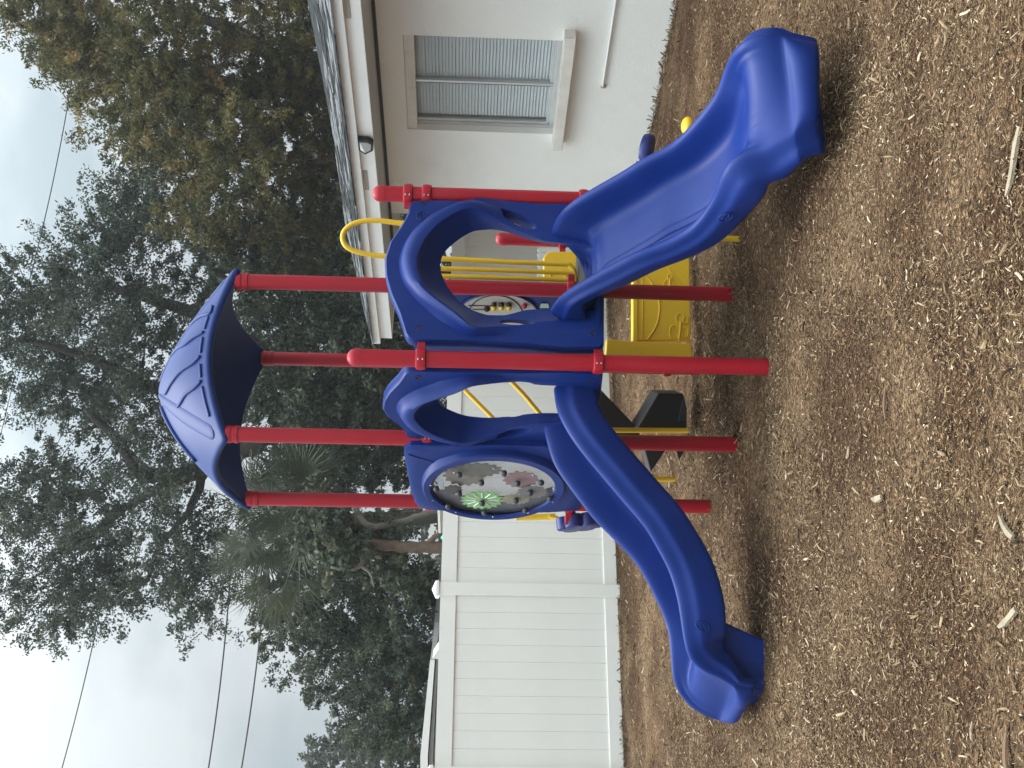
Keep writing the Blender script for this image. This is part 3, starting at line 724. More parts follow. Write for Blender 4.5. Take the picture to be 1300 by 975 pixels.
# feet of the slides: moulded blocks standing in the mulch
def foot(parent, A, B, i, j, s0, s1, dz, z0=-.12):
    L = []
    lo = []; hi = []
    for k, s_ in ((i, s0), ((i+j)//2, s0), (j, s0), (j, s1), ((i+j)//2, s1), (i, s1)):
        q = A[k].lerp(B[k], s_); q2 = A[k+(4 if k == i else 0)].lerp(B[k+(4 if k == i else 0)], s_); lo.append(Vector((q2.x, q2.y, z0))); hi.append(Vector((q.x, q.y, max(.02, q.z-dz))))
    MB().loft([lo, hi]).build('slide_foot', BLUE, parent, bevel=.025)
foot(sL, AL, BL, 30, 41, .30, .72, .20)
i = 36; c = AL[i]; T = (AL[i+1]-AL[i-1]).normalized(); lt = (AL[i]-BL[i]).normalized(); nn = T.cross(lt).normalized()
emblem(sL, AL[33]+lt*.030-Vector((0, 0, .10)), T, Vector((0, 0, 1)), lt, .030)
i = 28; T = (AR[i+1]-AR[i-1]).normalized(); lt = (AR[i]-BR[i]).normalized()
emblem(sR, AR[i]+lt*.033-Vector((0, 0, .085)), T, Vector((0, 0, 1)), lt, .030)
# yellow leg holding the wide slide
q = atZ(940, 303.5, 0); MB().tube([(q.x, q.y, -.2), (q.x, q.y, .46)], .0175, 14).build('slide_leg', YEL, PS, auto=40)

# ---- gear panel between the left posts
def gear_panel():
    z = lambda x, y, n=0: GP.px(x, y, n)
    out = [(513, 570), (513, 579), (517, 598), (521, 621), (529, 643), (540, 647), (600, 652), (701, 651), (736, 648), (738, 640), (738, 572), (700, 567), (600, 566), (520, 566)]
    C2 = z(627, 619, .05); Lq = polar([z(x, y, .02) for x, y in out], C2, 72)
    ell = lambda cx, cy, rx, ry, n, th=0: [z(cx+rx*math.cos(2*math.pi*k/48), cy+ry*math.sin(2*math.pi*k/48), n) for k in range(48)]
    E0 = polar(ell(627, 619, 91, 41, .06), C2, 72); E1 = polar(ell(626, 621, 79, 34.5, .06), C2, 72); E2 = polar(ell(629, 617.5, 79, 34, .0), C2, 72)
    mid = lambda A, B, t: [p.lerp(q, t) for p, q in zip(A, B)]
    loops = [[GP.P(q.x, q.y, n) for q in L] for L, n in ((Lq, -.03), (Lq, .015), (mid(Lq, C2 and [C2]*72, .02), .022), (mid(Lq, E0, .5), .022), (mid(Lq, E0, .92), .024), (E0, .055), (mid(E0, E1, .15), .064), (mid(E0, E1, .85), .06), (E1, .05), (E2, .0), (E2, -.03))]
    o = MB().loft(loops, ring=True).build('gear_panel', BLUE, PS, auto=35, label='blue side panel with a clear oval window full of toothed gears')
    cen = z(627, 619.5, .02)
    P2d = lambda x, y, n: (lambda q: GP.P(q.x, q.y, n))(z(x, y, n))
    MB().plate([P2d(627+82*math.cos(2*math.pi*k/40), 620+36*math.sin(2*math.pi*k/40), .022) for k in range(40)], GP.n, .006).build('pane', PANE, o)
    bp_ = [(556, 640), (575, 645), (600, 652), (626, 655), (660, 651), (690, 640), (702, 628), (702, 618), (690, 622), (670, 630), (640, 634), (600, 634), (575, 628), (562, 622), (552, 622)]
    MB().plate([P2d(x, y, .012) for x, y in bp_], GP.n, .004).build('back_plate', mat('lavender_plate', (.27, .265, .33), .4, .05, 4), o)
    gears = [(590, 603, 28, 14, (.20, .17, .15), 15), (605, 597, 33, 9, (.13, .125, .11), 15), (661, 609, 23, 10.5, (.25, .16, .165), 13), (612, 635, 27, 11.5, (.24, .46, .19), 17), (655, 634, 19, 6.5, (.24, .22, .16), 15), (676, 625, 20, 8, (.16, .15, .15), 13), (575, 622, 12, 6, (.07, .065, .06), 9)]
    for gi, (cx, cy, rx, ry, c, nt_) in enumerate(gears):
        n = .034+.004*gi; poly = []
        for k in range(nt_*4):
            r_ = 1.0 if k % 4 in (0, 1) else .86
            a = 2*math.pi*(k+.5)/(nt_*4); poly.append(P2d(cx+rx*r_*math.cos(a), cy+ry*r_*math.sin(a), n))
        g = MB().plate(poly, GP.n, .004).build('gear', gearmat('gear_print', c), o)
        if gi == 3:
            for k in range(12):
                a = 2*math.pi*k/12; A = P2d(cx+rx*.3*math.cos(a), cy+ry*.3*math.sin(a), n+.002); B = P2d(cx+rx*.78*math.cos(a), cy+ry*.78*math.sin(a), n+.002)
                MB().tube([A, B], .0035, 5).build('spoke', WHITE, g)
    for (x, y) in ((583, 603), (611, 613), (657, 614), (673, 626), (655, 636), (612, 639), (583, 627), (554, 621), (640, 601), (687, 613), (698, 633), (667, 648), (615, 651), (569, 643)):
        c = P2d(x, y, .066)
        MB().ellipsoid(c, GP.e*.028, (0, 0, .019), GP.n*.017, 12, 8).build('knob', RUB, o, smooth=True)
    for (x, y) in ((547, 616), (549, 635), (577, 600), (627, 595), (677, 603), (703, 620), (702, 637), (671, 651), (626, 656), (579, 650)):
        c = P2d(x, y, .058); MB().ellipsoid(c, GP.e*.008, (0, 0, .008), GP.n*.006, 8, 6).build('bolt', STEEL, o, smooth=True)
    # two ridge curves on the frame
    q = [P2d(x, y, .024) for x, y in ((518, 577), (530, 581), (548, 586), (560, 594))]
    MB().tube(catmull(q, 5), .004, 6).build('moulding', BLUE, o, smooth=True)
gear_panel()

# ---- play panel between the back right posts, seen through the wide arch
def bead_panel():
    pn = Panel(P5, P3); P2d = lambda x, y, n: (lambda q: pn.P(q.x, q.y, n))(pn.px(x, y, n))
    o = MB().plate([pn.P(a, z_, .02) for a, z_ in ((.03, .93), (pn.L-.03, .93), (pn.L-.03, 1.80), (pn.L*.8, 1.93), (pn.L*.5, 1.97), (pn.L*.2, 1.93), (.03, 1.80))], pn.n, .05).build('bead_panel', BLUE, PS, bevel=.012, label='blue panel with a beige oval bead maze behind the wide arch')
    cx, cy = 632, 400
    MB().plate([P2d(cx+50*math.cos(2*math.pi*k/40), cy+26*math.sin(2*math.pi*k/40), .028) for k in range(40)], pn.n, .006).build('maze_board', BEIGE, o)
    MB().tube([P2d(cx+52*math.cos(2*math.pi*k/40), cy+27.5*math.sin(2*math.pi*k/40), .026) for k in range(41)], .007, 6).build('oval_rim', NAVY, o, smooth=True)
    L = MB()
    L.tube([P2d(cx-3+34*math.cos(a), cy+24*math.sin(a)-1, .031) for a in [rad(180+9*k) for k in range(21)]], .0035, 5)
    L.tube([P2d(594, 388, .031), P2d(628, 388.5, .031)], .003, 5); L.tube([P2d(600, 393, .031), P2d(622, 393, .031)], .003, 5)
    L.build('maze_line', INK, o)
    for x in (627, 636.5, 646):
        MB().ellipsoid(P2d(x, 390.5, .045), pn.e*.026, (0, 0, .018), pn.n*.018, 12, 8).build('bead', YELP, o, smooth=True)
        MB().ellipsoid(P2d(x, 387.5, .040), pn.e*.026, (0, 0, .018), pn.n*.014, 12, 8).build('bead', INK, o, smooth=True)
    MB().ellipsoid(P2d(618, 392.5, .040), pn.e*.022, (0, 0, .02), pn.n*.016, 12, 8).build('bead', INK, o, smooth=True)
    MB().ellipsoid(P2d(666, 388.5, .040), pn.e*.024, (0, 0, .016), pn.n*.016, 12, 8).build('bead', RED, o, smooth=True)
    MB().plate([P2d(687, 386, .03), P2d(696, 386, .03), P2d(697, 391, .03), P2d(685, 391, .03)], pn.n, .004).build('corner_print', gearmat('mint_print', (.45, .62, .45)), o)
bead_panel()

# ---- yellow rails
def rail(pts, r=.016, lab=None, m=None): return MB().tube(pts, r, 14).build('hand_rail', m or YEL, PS, auto=40, label=lab)
def pxpath(pts, Y): return [atY(x, y, Y) for x, y in pts]
YR = 6.55
rail(catmull(pxpath([(725, 282), (600, 284.5), (520, 284), (480, 280), (455, 282), (440, 290), (435, 301), (440, 313), (455, 320), (480, 324.5), (520, 327), (575, 329), (650, 333), (715, 335.5), (724, 338), (729, 346), (730, 358), (731, 362)], YR), 6), .0165, 'tall looped yellow hand rail rising above the wide arch')
rail(pxpath([(560, 341), (600, 342), (728, 346.5)], YR), .0155); rail(pxpath([(560, 350.5), (600, 351.5), (727, 355.5)], YR), .0155)
rail(pxpath([(518, 247), (519, 262), (530, 275), (570, 282)], 6.3), .013)
# diagonal rungs of the back climber, seen through the curved slide's arch
rail(pxpath([(590, 495), (605, 510), (636, 541), (690, 595)], 7.35), .016); rail(pxpath([(645, 480), (665, 501), (691, 532), (745, 590)], 7.1), .016)
rail(pxpath([(655, 657), (690, 656), (705, 655.5)], 7.3), .022); rail(pxpath([(697, 655), (706, 657), (713, 661)], 7.25), .014)

# ---- yellow panels of the step unit at the back
def yellow_panel():
    pn = Panel(P5, P7); P2d = lambda x, y, n=0: (lambda q: pn.P(q.x, q.y, n))(pn.px(x, y, n))
    body = [(804, 432), (804, 330), (806, 318), (875, 317), (877, 432)]
    o = MB().plate([P2d(*q, .01) for q in body], pn.n, .05).build('step_panel', YELP, PS, bevel=.006, label='low yellow panel with a raised butterfly, behind the foremost post')
    MB().plate([P2d(*q, .022) for q in ((770, 430), (800, 432.5), (878, 436), (878, 455), (769, 453))], pn.n, .07).build('side_rail', YELP, o, bevel=.008)
    MB().plate([P2d(*q, .018) for q in ((803.5, 433), (803.5, 318), (810, 318), (810, 433))], pn.n, .09).build('top_edge', YELP, o, bevel=.006)
    L = MB()
    L.tube(catmull([P2d(*q, .012) for q in ((822, 431), (832, 416), (837, 398), (836, 378), (828, 360), (815, 345))], 6), .006, 6)
    L.tube([P2d(*q, .012) for q in ((816, 431), (816, 340))], .003, 5)
    L.tube(catmull([P2d(*q, .012) for q in ((869, 363), (860, 356), (853, 347), (848, 340))], 5), .004, 5)
    L.build('moulding', YELP, o, smooth=True)
    def butterfly(cx, cy, s, nm):
        B = MB()
        for dx, dy, rx, ry in ((-4.5, 2, 6.2, 9.5), (2.5, -15.5, 5, 6.5), (9, 2, 4.2, 6.5), (9, -13, 3.6, 4)): B.tube([P2d(cx+s*(dx+rx*math.cos(2*math.pi*k/18)), cy+s*(dy+ry*math.sin(2*math.pi*k/18)), .0125) for k in range(19)], .0042, 6)
        B.tube(catmull([P2d(cx+s*x, cy+s*y, .013) for x, y in ((1, 12), (2, 3), (3, -6), (3, -12))], 4), .008, 6)
        B.build(nm, YELP, o, smooth=True)
    butterfly(861, 420, 1.0, 'butterfly_relief'); butterfly(849, 360, .55, 'leaf_relief')
    o2 = MB().plate([P2d(*q, .03) for q in ((690, 358), (690, 327), (694, 321), (700, 319), (738, 319), (733, 358))], pn.n, .05).build('step_panel', YELP, PS, bevel=.008, label='smaller yellow panel beside the capped back post')
    MB().tube(catmull([P2d(*q, .032) for q in ((697, 357), (699, 350), (704, 345), (712, 343), (717, 346), (719, 357))], 4), .006, 6).build('moulding', YELP, o2, smooth=True)
yellow_panel()

# ---- dark stair behind the left side
def stair():
    o = thing('x', (0, 0, 0), None, None); bpy.data.objects.remove(o)
    st = MB(); Y0 = 7.1
    tread = lambda px, Y, dy, lab=None: MB().loft([[atY(x, y, Y) for x, y in px], [atY(x, y, Y)+Vector((.02, dy, 0)) for x, y in px]]).build('stair_tread', BLACK, PS, bevel=.008, label=lab)
    tread([(836, 499), (867, 499.5), (872, 517), (872, 549), (806, 549)], 7.0, .30, 'lowest dark step, its sloping side towards the viewer')
    tread([(760, 494), (764, 496), (812, 546), (812, 560), (760, 560)], 7.15, .25)
    tread([(826, 600), (815, 560), (835, 560), (845, 572)], 7.2, .2); tread([(855, 560), (873, 560), (873, 566), (862, 586)], 7.2, .02)
    MB().plate([atY(x, y, 6.96) for x, y in ((866, 512), (869, 505), (871, 516), (871.5, 534), (862, 534))], (0, -1, 0), .02).build('step_edge', RUB, PS)
    for y, x0, Y in ((546.6, 700, 6.93), (608.5, 780, 7.0)):
        MB().tube([atY(x0, y-.8, Y), atY(874 if y < 600 else 857, y, Y)], .018, 12).build('stringer', YEL, PS, auto=40)
stair()

# ---- flower shaped wheel on the left post
def flower(c, axis_, r, th, m, parent, nm='flower_wheel'):
    ax = Vector(axis_).normalized(); e = ax.orthogonal().normalized(); e = Vector((0, 0, 1))-ax*ax.z; e.normalize(); u_ = ax.cross(e)
    L = []
    for nn, s_ in ((-.5, .93), (-.42, 1), (.42, 1), (.5, .93)):
        L.append([c+ax*th*nn+(e*math.cos(a)+u_*math.sin(a))*r*s_*(.72+.28*abs(math.cos(3*a))**.6) for a in [2*math.pi*k/72 for k in range(72)]])
    return MB().loft(L).build(nm, m, parent, auto=35)
fc_ = atY(736, 663, 6.75)
o = flower(fc_, (1, .30, .12), .155, .085, NAVY, PS)
o['label'] = 'navy flower shaped wheel seen edge on beside the left post'
MB().tube([fc_+Vector((.03, 0, .03)), Vector((P4[0], P4[1], .915))], .02, 10).build('wheel_bracket', RED, PS, auto=40)

# ------------------------------------------------------------------ stepping pods by the house wall
def pod(name, px, Y, r, th, m, label):
    c = atY(*px, Y); t = thing(name, (c.x, c.y, 0), label, 'stepping pod', 'stepping pods behind the wide slide')
    L = []
    for dz, s_ in ((-th, .85), (-th*.8, 1), (-th*.25, 1), (0, .95), (.004, .6)):
        L.append([(c.x+r*s_*math.cos(a)*(1+.04*math.cos(5*a)), c.y+r*s_*math.sin(a)*(1+.04*math.cos(5*a)), c.z+dz) for a in [2*math.pi*k/40 for k in range(40)]])
    MB().loft(L).build('pod_top', m, t, auto=40)
    MB().tube([(c.x, c.y, -.2), (c.x, c.y, c.z-th*.9)], .03, 14).build('pod_stem', m, t, auto=40)
def pod2():
    c = atY(822, 188, 7.9); t = thing('stepping_pod', (c.x, c.y, 0), 'tilted round blue pod peeking out behind the wide slide against the white wall', 'stepping pod')
    ax = Vector((.25, .35, 1)).normalized(); e = Vector((1, 0, -.25)).normalized(); u_ = ax.cross(e)
    L = [[c+ax*h+(e*math.cos(a)+u_*math.sin(a))*.105*s_ for a in [2*math.pi*k/36 for k in range(36)]] for h, s_ in ((-.035, .9), (-.02, 1), (.03, 1), (.042, .92))]
    MB().loft(L).build('pod_top', NAVY, t, auto=40)
    MB().tube([c-ax*.02+Vector((-.06, 0, 0)), Vector((c.x-.1, c.y, -.2))], .03, 14).build('pod_stem', NAVY, t, auto=40)
pod2()
c = atY(873, 160, 6.6); t = thing('stepping_pod', (c.x, c.y, 0), 'small rounded yellow pod top showing over the far rim of the wide slide', 'stepping pod')
MB().ellipsoid(c, (.06, 0, 0), (0, .06, 0), (0, 0, .042), 20, 10).build('pod_top', YELP, t, smooth=True)
MB().tube([(c.x, c.y, -.2), (c.x, c.y, c.z)], .03, 14).build('pod_stem', YELP, t, auto=40)

# ------------------------------------------------------------------ fence
FE = thing('vinyl_fence', FA, 'white vinyl privacy fence with square capped posts and tongue and groove boards', 'fence')
rotF = math.atan2(FD.y, FD.x)
PW = .127; SP = 1.74; PH = 1.83; DEP = .022
pm = MB()
pm.box((0, 0, PH/2-.1), (PW/2, 0, 0), (0, PW/2, 0), (0, 0, PH/2+.1)); postmesh = pm.mesh('fence_post'); postmesh.materials.append(VINYL)
cm = MB(); L = []
for zz, hw in ((-.012, PW/2+.004), (-.010, PW/2+.012), (.020, PW/2+.012), (.026, PW/2+.006), (.062, .002)): L.append([(sx*hw, sy*hw, PH+zz) for sx, sy in ((-1, -1), (1, -1), (1, 1), (-1, 1))])
cm.loft(L); capmesh = cm.mesh('post_cap'); capmesh.materials.append(VINYL)
NB = 10; BW = (SP-PW)/NB
bmsh = MB(); L = []
prof = [(-BW/2+.0003, .008), (-BW/2+.0005, -.008), (-BW/2+.0022, -.011), (BW/2-.0022, -.011), (BW/2-.0005, -.008), (BW/2-.0003, .008)]
bmsh.loft([[(x, y, z_) for x, y in prof] for z_ in (.12, 1.66)]); boardmesh = bmsh.mesh('fence_board'); boardmesh.materials.append(VINYL)
def railmesh(h):
    b = MB(); b.box((0, 0, 0), ((SP-PW)/2, 0, 0), (0, .026, 0), (0, 0, h/2)); me = b.mesh('fence_rail'); me.materials.append(VINYL); return me
rt, rb_ = railmesh(.155), railmesh(.125)
s0 = (onplane(784.6, 751.7, FA, FNrm)-FA).dot(FD)
for k in range(-3, 5):
    s_ = s0+k*SP
    if s_ > 6.6 or s_ < -4.6: continue
    q = FA+FD*s_
    po = inst('fence_post', postmesh, FE, q, rotF)
    bv = po.modifiers.new('bevel', 'BEVEL'); bv.width = .006; bv.segments = 2
    inst('post_cap', capmesh, po, q, 0)
    last = k == 4
    m_ = FA+FD*(s_+SP/2)
    tz = 1.725+random.uniform(-.004, .004)
    inst('fence_rail', rt, FE, m_+Vector((0, 0, tz)), rotF); inst('fence_rail', rb_, FE, m_+Vector((0, 0, .085)), rotF)
    for j in range(NB):
        g_ = random.uniform(-.0006, .0006)
        inst('fence_board', boardmesh, FE, FA+FD*(s_+PW/2+BW*(j+.5))-FNrm*g_, rotF+random.uniform(-.0015, .0015))

# ------------------------------------------------------------------ house
HO = thing('house', HA, 'white stucco house with a wide roof overhang and a window with white blinds', 'house')
W_ = lambda s, z, n=0: HA+HD*s+HN*n+Vector((0, 0, z))
wx = lambda x, y, n=0: (lambda q: ((q-HA).dot(HD), q.z))(onplane(x, y, HA+HN*n, HN))
WS0, WS1, WZ0, WZ1 = .44, 1.50, .86, 2.17          # window opening
SEND = 2.66; SST = -3.2; TOP = 2.50
b = MB(); TH = .13
def wallpiece(s0, s1, z0, z1): b.box(W_((s0+s1)/2, (z0+z1)/2, -TH/2), HD*(s1-s0)/2, HN*TH/2, Vector((0, 0, (z1-z0)/2)))
# one sheet with a real opening: front face ring plus reveals
oc = [(SST, -.3), (SEND, -.3), (SEND, TOP), (SST, TOP)]; ic = [(WS0, WZ0), (WS1, WZ0), (WS1, WZ1), (WS0, WZ1)]
b.loft([[W_(*q, -TH) for q in oc], [W_(*q, 0) for q in oc], [W_(*q, 0) for q in ic], [W_(*q, -TH) for q in ic]], ring=True)
wall = b.build('wall', STUCCO, HO)
e = MB(); e.box(W_(SEND-.065, 1.1, -2.6), HD*.065, HN*2.46, (0, 0, 1.4)); e.build('wall', STUCCO, HO, label='end wall of the house running back from the corner')
MB().box(W_((SST+SEND)/2, 1.1, -4.9), HD*(SEND-SST)/2, HN*.05, (0, 0, 1.4)).build('wall', STUCCO, HO, label='far wall of the house')
# window
wi = thing('tmp', (0, 0, 0), None, None); bpy.data.objects.remove(wi)
fr = MB(); n0 = -.10
def fbar(s0, s1, z0, z1, n=n0, th=.025, B=None): (B or fr).box(W_((s0+s1)/2, (z0+z1)/2, n), HD*(s1-s0)/2, HN*th, Vector((0, 0, (z1-z0)/2)))
f_ = .035
fbar(WS0, WS1, WZ1-f_, WZ1); fbar(WS0, WS1, WZ0, WZ0+f_); fbar(WS0, WS0+f_, WZ0+f_, WZ1-f_); fbar(WS1-f_, WS1, WZ0+f_, WZ1-f_)
MS = WS0+(WS1-WS0)*.53
win = fr.build('window', ALU, HO, bevel=.004)
mb_ = MB(); fbar(MS-.028, MS-.004, WZ0+f_, WZ1-f_, n0+.006, .024, mb_); mb_.build('sash_bar', ALU, win, bevel=.003)
mb_ = MB(); fbar(MS-.002, MS+.016, WZ0+f_, WZ1-f_, n0-.004, .02, mb_); mb_.build('sash_bar', RUB, win, bevel=.003)
mb_ = MB(); fbar(WS1-f_-.03, WS1-f_-.002, WZ0+f_, WZ1-f_, n0-.002, .018, mb_); mb_.build('sash_bar', ALU, win, bevel=.003)
mb_ = MB(); fbar(WS0+f_, WS1-f_, WZ0+f_, WZ0+f_+.03, n0-.002, .018, mb_); mb_.build('sash_bar', ALU, win, bevel=.003)
for s0_, s1_ in ((WS0+f_, MS-.028), (MS+.016, WS1-f_-.03)):
    MB().box(W_((s0_+s1_)/2, (WZ0+WZ1)/2, n0), HD*(s1_-s0_)/2, HN*.003, (0, 0, (WZ1-WZ0)/2-f_)).build('window_pane', WGLASS, win)
bl = MB(); z_ = WZ0+.07
while z_ < WZ1-.03:
    for a_, c_ in ((WS0+.03, MS-.01), (MS+.012, WS1-.085)):
        j = random.uniform(-.0015, .0015)
        bl.box(W_((a_+c_)/2, z_+j, n0-.026), HD*(c_-a_)/2, HN*.006+Vector((0, 0, -.0125)), (HN*.3+Vector((0, 0, 1)))*.0008)
    z_ += .0285
bl.build('blind', BLIND, win, kind='stuff')
MB().box(W_((WS0+WS1)/2, 1.5, n0-.06), HD*.55, HN*.004, (0, 0, .7)).build('blind_back', SILL, win)
# raised surround and sill
sr = MB()
MB().box(W_((WS0+WS1)/2, WZ1-.045, -.05), HD*((WS1-WS0)/2-.003), HN*.035, (0, 0, .043)).build('window_header', SILL, win, bevel=.004)
MB().box(W_((WS0+WS1)/2-.005, WZ0-.045, .03), HD*((WS1-WS0)/2+.11), HN*.075, (0, 0, .048)).build('window_sill', SILL, win, bevel=.006)
# white pipe along the foot of the wall
pp = [W_(-2.6, .50, .02), W_(.90, .482, .02)]
MB().tube(pp, .011, 10).build('wall_pipe', WHITE, HO, auto=40)
MB().tube([W_(.90, .495, .02), W_(.90, .462, .02), W_(.915, .462, -.01)], .013, 10).build('pipe_end', VENT, HO, auto=40)
# eaves
OV = .65; ES0, ES1 = -3.2, 3.92
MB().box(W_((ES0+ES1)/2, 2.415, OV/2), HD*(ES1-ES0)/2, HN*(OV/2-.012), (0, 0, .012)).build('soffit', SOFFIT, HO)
MB().box(W_((ES0+ES1)/2, 2.387, .012), HD*(ES1-ES0)/2*.96, HN*.012, (0, 0, .013)).build('soffit_gap', RUB, HO)  # dark bar painting in the black, shaded gap between soffit and wall
MB().box(W_((ES0+ES1)/2, 2.458, OV), HD*(ES1-ES0)/2, HN*.012, (0, 0, .062)).build('fascia', WHITE, HO, bevel=.003)
MB().box(W_((ES0+ES1)/2+.02, 2.560, OV+.022), HD*((ES1-ES0)/2+.03), HN*.03, (0, 0, .040)).build('fascia', WHITE, HO, bevel=.004, label='upper eave trim standing proud of the lower board')
MB().box(W_(ES1, 2.458, -.5+OV/2), HD*.012, HN*(OV/2+.5-.015), (0, 0, .062)).build('fascia', WHITE, HO, bevel=.003)
for s_ in (-.38, 1.45, -1.9):
    v = MB(); v.box(W_(s_, 2.494, OV+.014), HD*.12, HN*.006, (0, 0, .017)); v.build('eave_vent', VENT, HO, bevel=.002)
    inst_ = None
# porch ceiling beyond the corner of the house and its beam
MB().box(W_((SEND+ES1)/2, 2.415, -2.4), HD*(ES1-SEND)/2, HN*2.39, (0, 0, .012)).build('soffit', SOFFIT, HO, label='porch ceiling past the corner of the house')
# roof: low hip with laid shingles
RZ = 2.605; R0 = OV+.045
rf = MB()
ridge_n, ridge_z = -2.2, RZ+.75
c1, c2, c3, c4 = W_(ES0, RZ, R0), W_(ES1+.05, RZ, R0), W_(ES1+.05, RZ, -5.2), W_(ES0, RZ, -5.2)
r1, r2 = W_(ES0, ridge_z, ridge_n), W_(ES1-2.6, ridge_z, ridge_n)
rf.add([c1, c2, c3, c4, r1, r2], [(0, 1, 5, 4), (1, 2, 5), (2, 3, 4, 5), (0, 3, 2, 1), (0, 4, 3)])
roofh = rf.build('roof', SHING, HO)
sh = MB(); sh2 = MB(); slope = (r1-c1)
g = random.Random(4)
for row in range(12):
    t0 = row*.045-.01
    s_ = ES0
    while s_ < ES1+.04:
        wd = g.uniform(.10, .32); s2 = min(s_+wd, ES1+.04)
        zz = RZ+slope.z*t0; nn_ = R0+(ridge_n-R0)*t0; th = g.uniform(.006, .016)
        (sh if g.random() < .6 else sh2).box(W_((s_+s2)/2, zz+.012+th/2, nn_-.06), HD*((s2-s_)/2-.003), (HN*.075-Vector((0, 0, slope.z/ (slope.length)*.075))), (0, 0, th/2))
        s_ = s2
sh.build('shingles', SHING, roofh, kind='stuff'); sh2.build('shingles', SHINGL, roofh, kind='stuff')
# flood light under the eave
q = W_(*wx(464, 181, OV+.02), OV+.02)
FL = thing('flood_light', q, 'small black framed flood light mounted on the white eave board', 'flood light')
z0_ = Vector((0, 0, 1))
poly = [q+HD*a+z0_*h+HN*.05 for a, h in ((-.075, .055), (.045, .055), (.09, .005), (.045, -.06), (-.04, -.07), (-.075, -.03))]
polb = [p-HN*.05*1.0 for p in poly]
MB().loft([polb, poly]).build('lamp_frame', INK, FL, bevel=.004)
ins = [q+HD*a*.72+z0_*h*.72+HN*.054 for a, h in ((-.075, .055), (.045, .055), (.09, .005), (.045, -.06), (-.04, -.07), (-.075, -.03))]
MB().plate([ins[0], ins[1], ins[2]], HN, .003).build('lamp_lens', WHITE, FL); MB().plate([ins[0], ins[2], ins[3], ins[4], ins[5]], HN, .004).build('lamp_reflector', STEEL, FL)
# low white pickets standing under the porch
WP = thing('picket_panel', atY(760, 335, 11.2), 'row of low white rounded pickets behind the yellow rails, under the porch', 'picket fence')
for k in range(6):
    c = atY(682, 317+6.6*k, 11.0); b = MB()
    b.loft([[(c.x+a*.028, c.y+d*.014, z_) for a, d in ((-1, -1), (1, -1), (1, 1), (-1, 1))] for z_ in (.05, c.z-.09)])
    b.loft([[(c.x+a*w2, c.y+d*.014, z_) for a, d in ((-1, -1), (1, -1), (1, 1), (-1, 1))] for z_, w2 in ((c.z-.088, .028), (c.z-.08, .022), (c.z-.05, .034), (c.z-.015, .026), (c.z, .008))])
    b.build('picket', WHITE, WP, bevel=.003)
c = atY(682, 335, 11.03); MB().box((c.x, c.y+.03, .55), (.19, 0, 0), (0, .012, 0), (0, 0, .04)).build('picket_rail', WHITE, WP); 

# ------------------------------------------------------------------ neighbouring roofs, poles, signals beyond the fence
def quadroof(name, pxs, Y, m, parent, depth=3.0, lab=None):
    P = [atY(x, y, Y+dy) for x, y, dy in pxs]
    return MB().loft([[q+Vector((0, depth, -.02)) for q in P], P]).build(name, m, parent, label=lab)
SHD = thing('neighbor_shed', (-5, 16.5, 0), 'low white shed roof edge just beyond the fence at the left', 'shed')
quadroof('roof', [(534, 1040, 0), (533.5, 960, 0), (546, 838, .3), (552, 838, .3), (543, 960, 0), (544, 1040, 0)], 15, WHITE, SHD, 4)
quadroof('fascia', [(545.5, 1040, 0), (544.5, 960, 0), (553.5, 838, .3), (556, 838, .3), (549.5, 960, 0), (550, 1040, 0)], 15.05, GREYROOF, SHD, 3.5)
quadroof('wall', [(551, 1040, .2), (551, 960, .2), (557, 840, .4), (640, 840, .4), (640, 1040, .2)], 15.2, SHED, SHD, 3)
quadroof('beam', [(561, 1040, 0), (560, 960, 0), (564, 846, .2), (567, 846, .2), (565, 960, 0), (566, 1040, 0)], 15.1, SHED, SHD, .1)
CP_ = thing('grey_roofed_building', (-3.4, 19, 0), 'long grey roof sloping down behind the middle fence post', 'building')
quadroof('roof', [(546, 845, 0), (560, 700, 2), (565, 700, 2), (553, 845, 0)], 17, GREYROOF, CP_, 3)
quadroof('fascia', [(553.5, 845, 0), (565.5, 700, 2), (569, 700, 2), (558, 845, 0)], 17.02, SHED, CP_, 2.8)
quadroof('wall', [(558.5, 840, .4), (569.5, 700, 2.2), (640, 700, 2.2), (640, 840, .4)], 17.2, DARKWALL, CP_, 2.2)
MB().loft([[atY(x, y, 14.5)+Vector((0, d, 0)) for x, y in ((549, 836), (557, 824), (566, 828), (566, 838))] for d in (0, .5)]).build('gutter_end', SILL, SHD)
GB = thing('white_gable', (-2.6, 15, 0), 'small white gable corner standing over the fence beside the gear panel', 'building')
quadroof('wall', [(558, 640, 0), (560, 676, 0), (567, 668, 0), (575, 668, 0), (640, 668, 0), (640, 636, 0)], 14.5, WHITE, GB, 3)
quadroof('roof', [(555, 638, 0), (556.5, 676.5, 0), (559.5, 677, 0), (558, 638, 0)], 14.4, WHITE, GB, 3.2)
TL = thing('traffic_light', atY(563, 682, 34)*1, 'traffic light showing green, far off between gable and tree trunk', 'traffic light')
MB().box(atY(562.5, 682, 34), (.22, 0, 0), (0, .15, 0), (0, 0, .16)).build('signal_head', INK, TL, bevel=.03)
q = atY(562.5, 682, 33.8); MB().ellipsoid(q, (.075, 0, 0), (0, .03, 0), (0, 0, .075), 14, 8).build('signal_lens', GREENLAMP, TL, smooth=True)
q = atY(562, 682, 34); MB().tube([(q.x+.1, q.y+.2, -.1), (q.x+.1, q.y+.2, q.z-.15)], .06, 8).build('pole', INK, TL)
FB = thing('distant_building', (-6, 45, 0), 'pale far building with dark windows glimpsed between trunks over the grey roof', 'building')
quadroof('wall', [(538, 800, 0), (538, 690, 0), (600, 690, 0), (600, 800, 0)], 46, SHED, FB, 6)
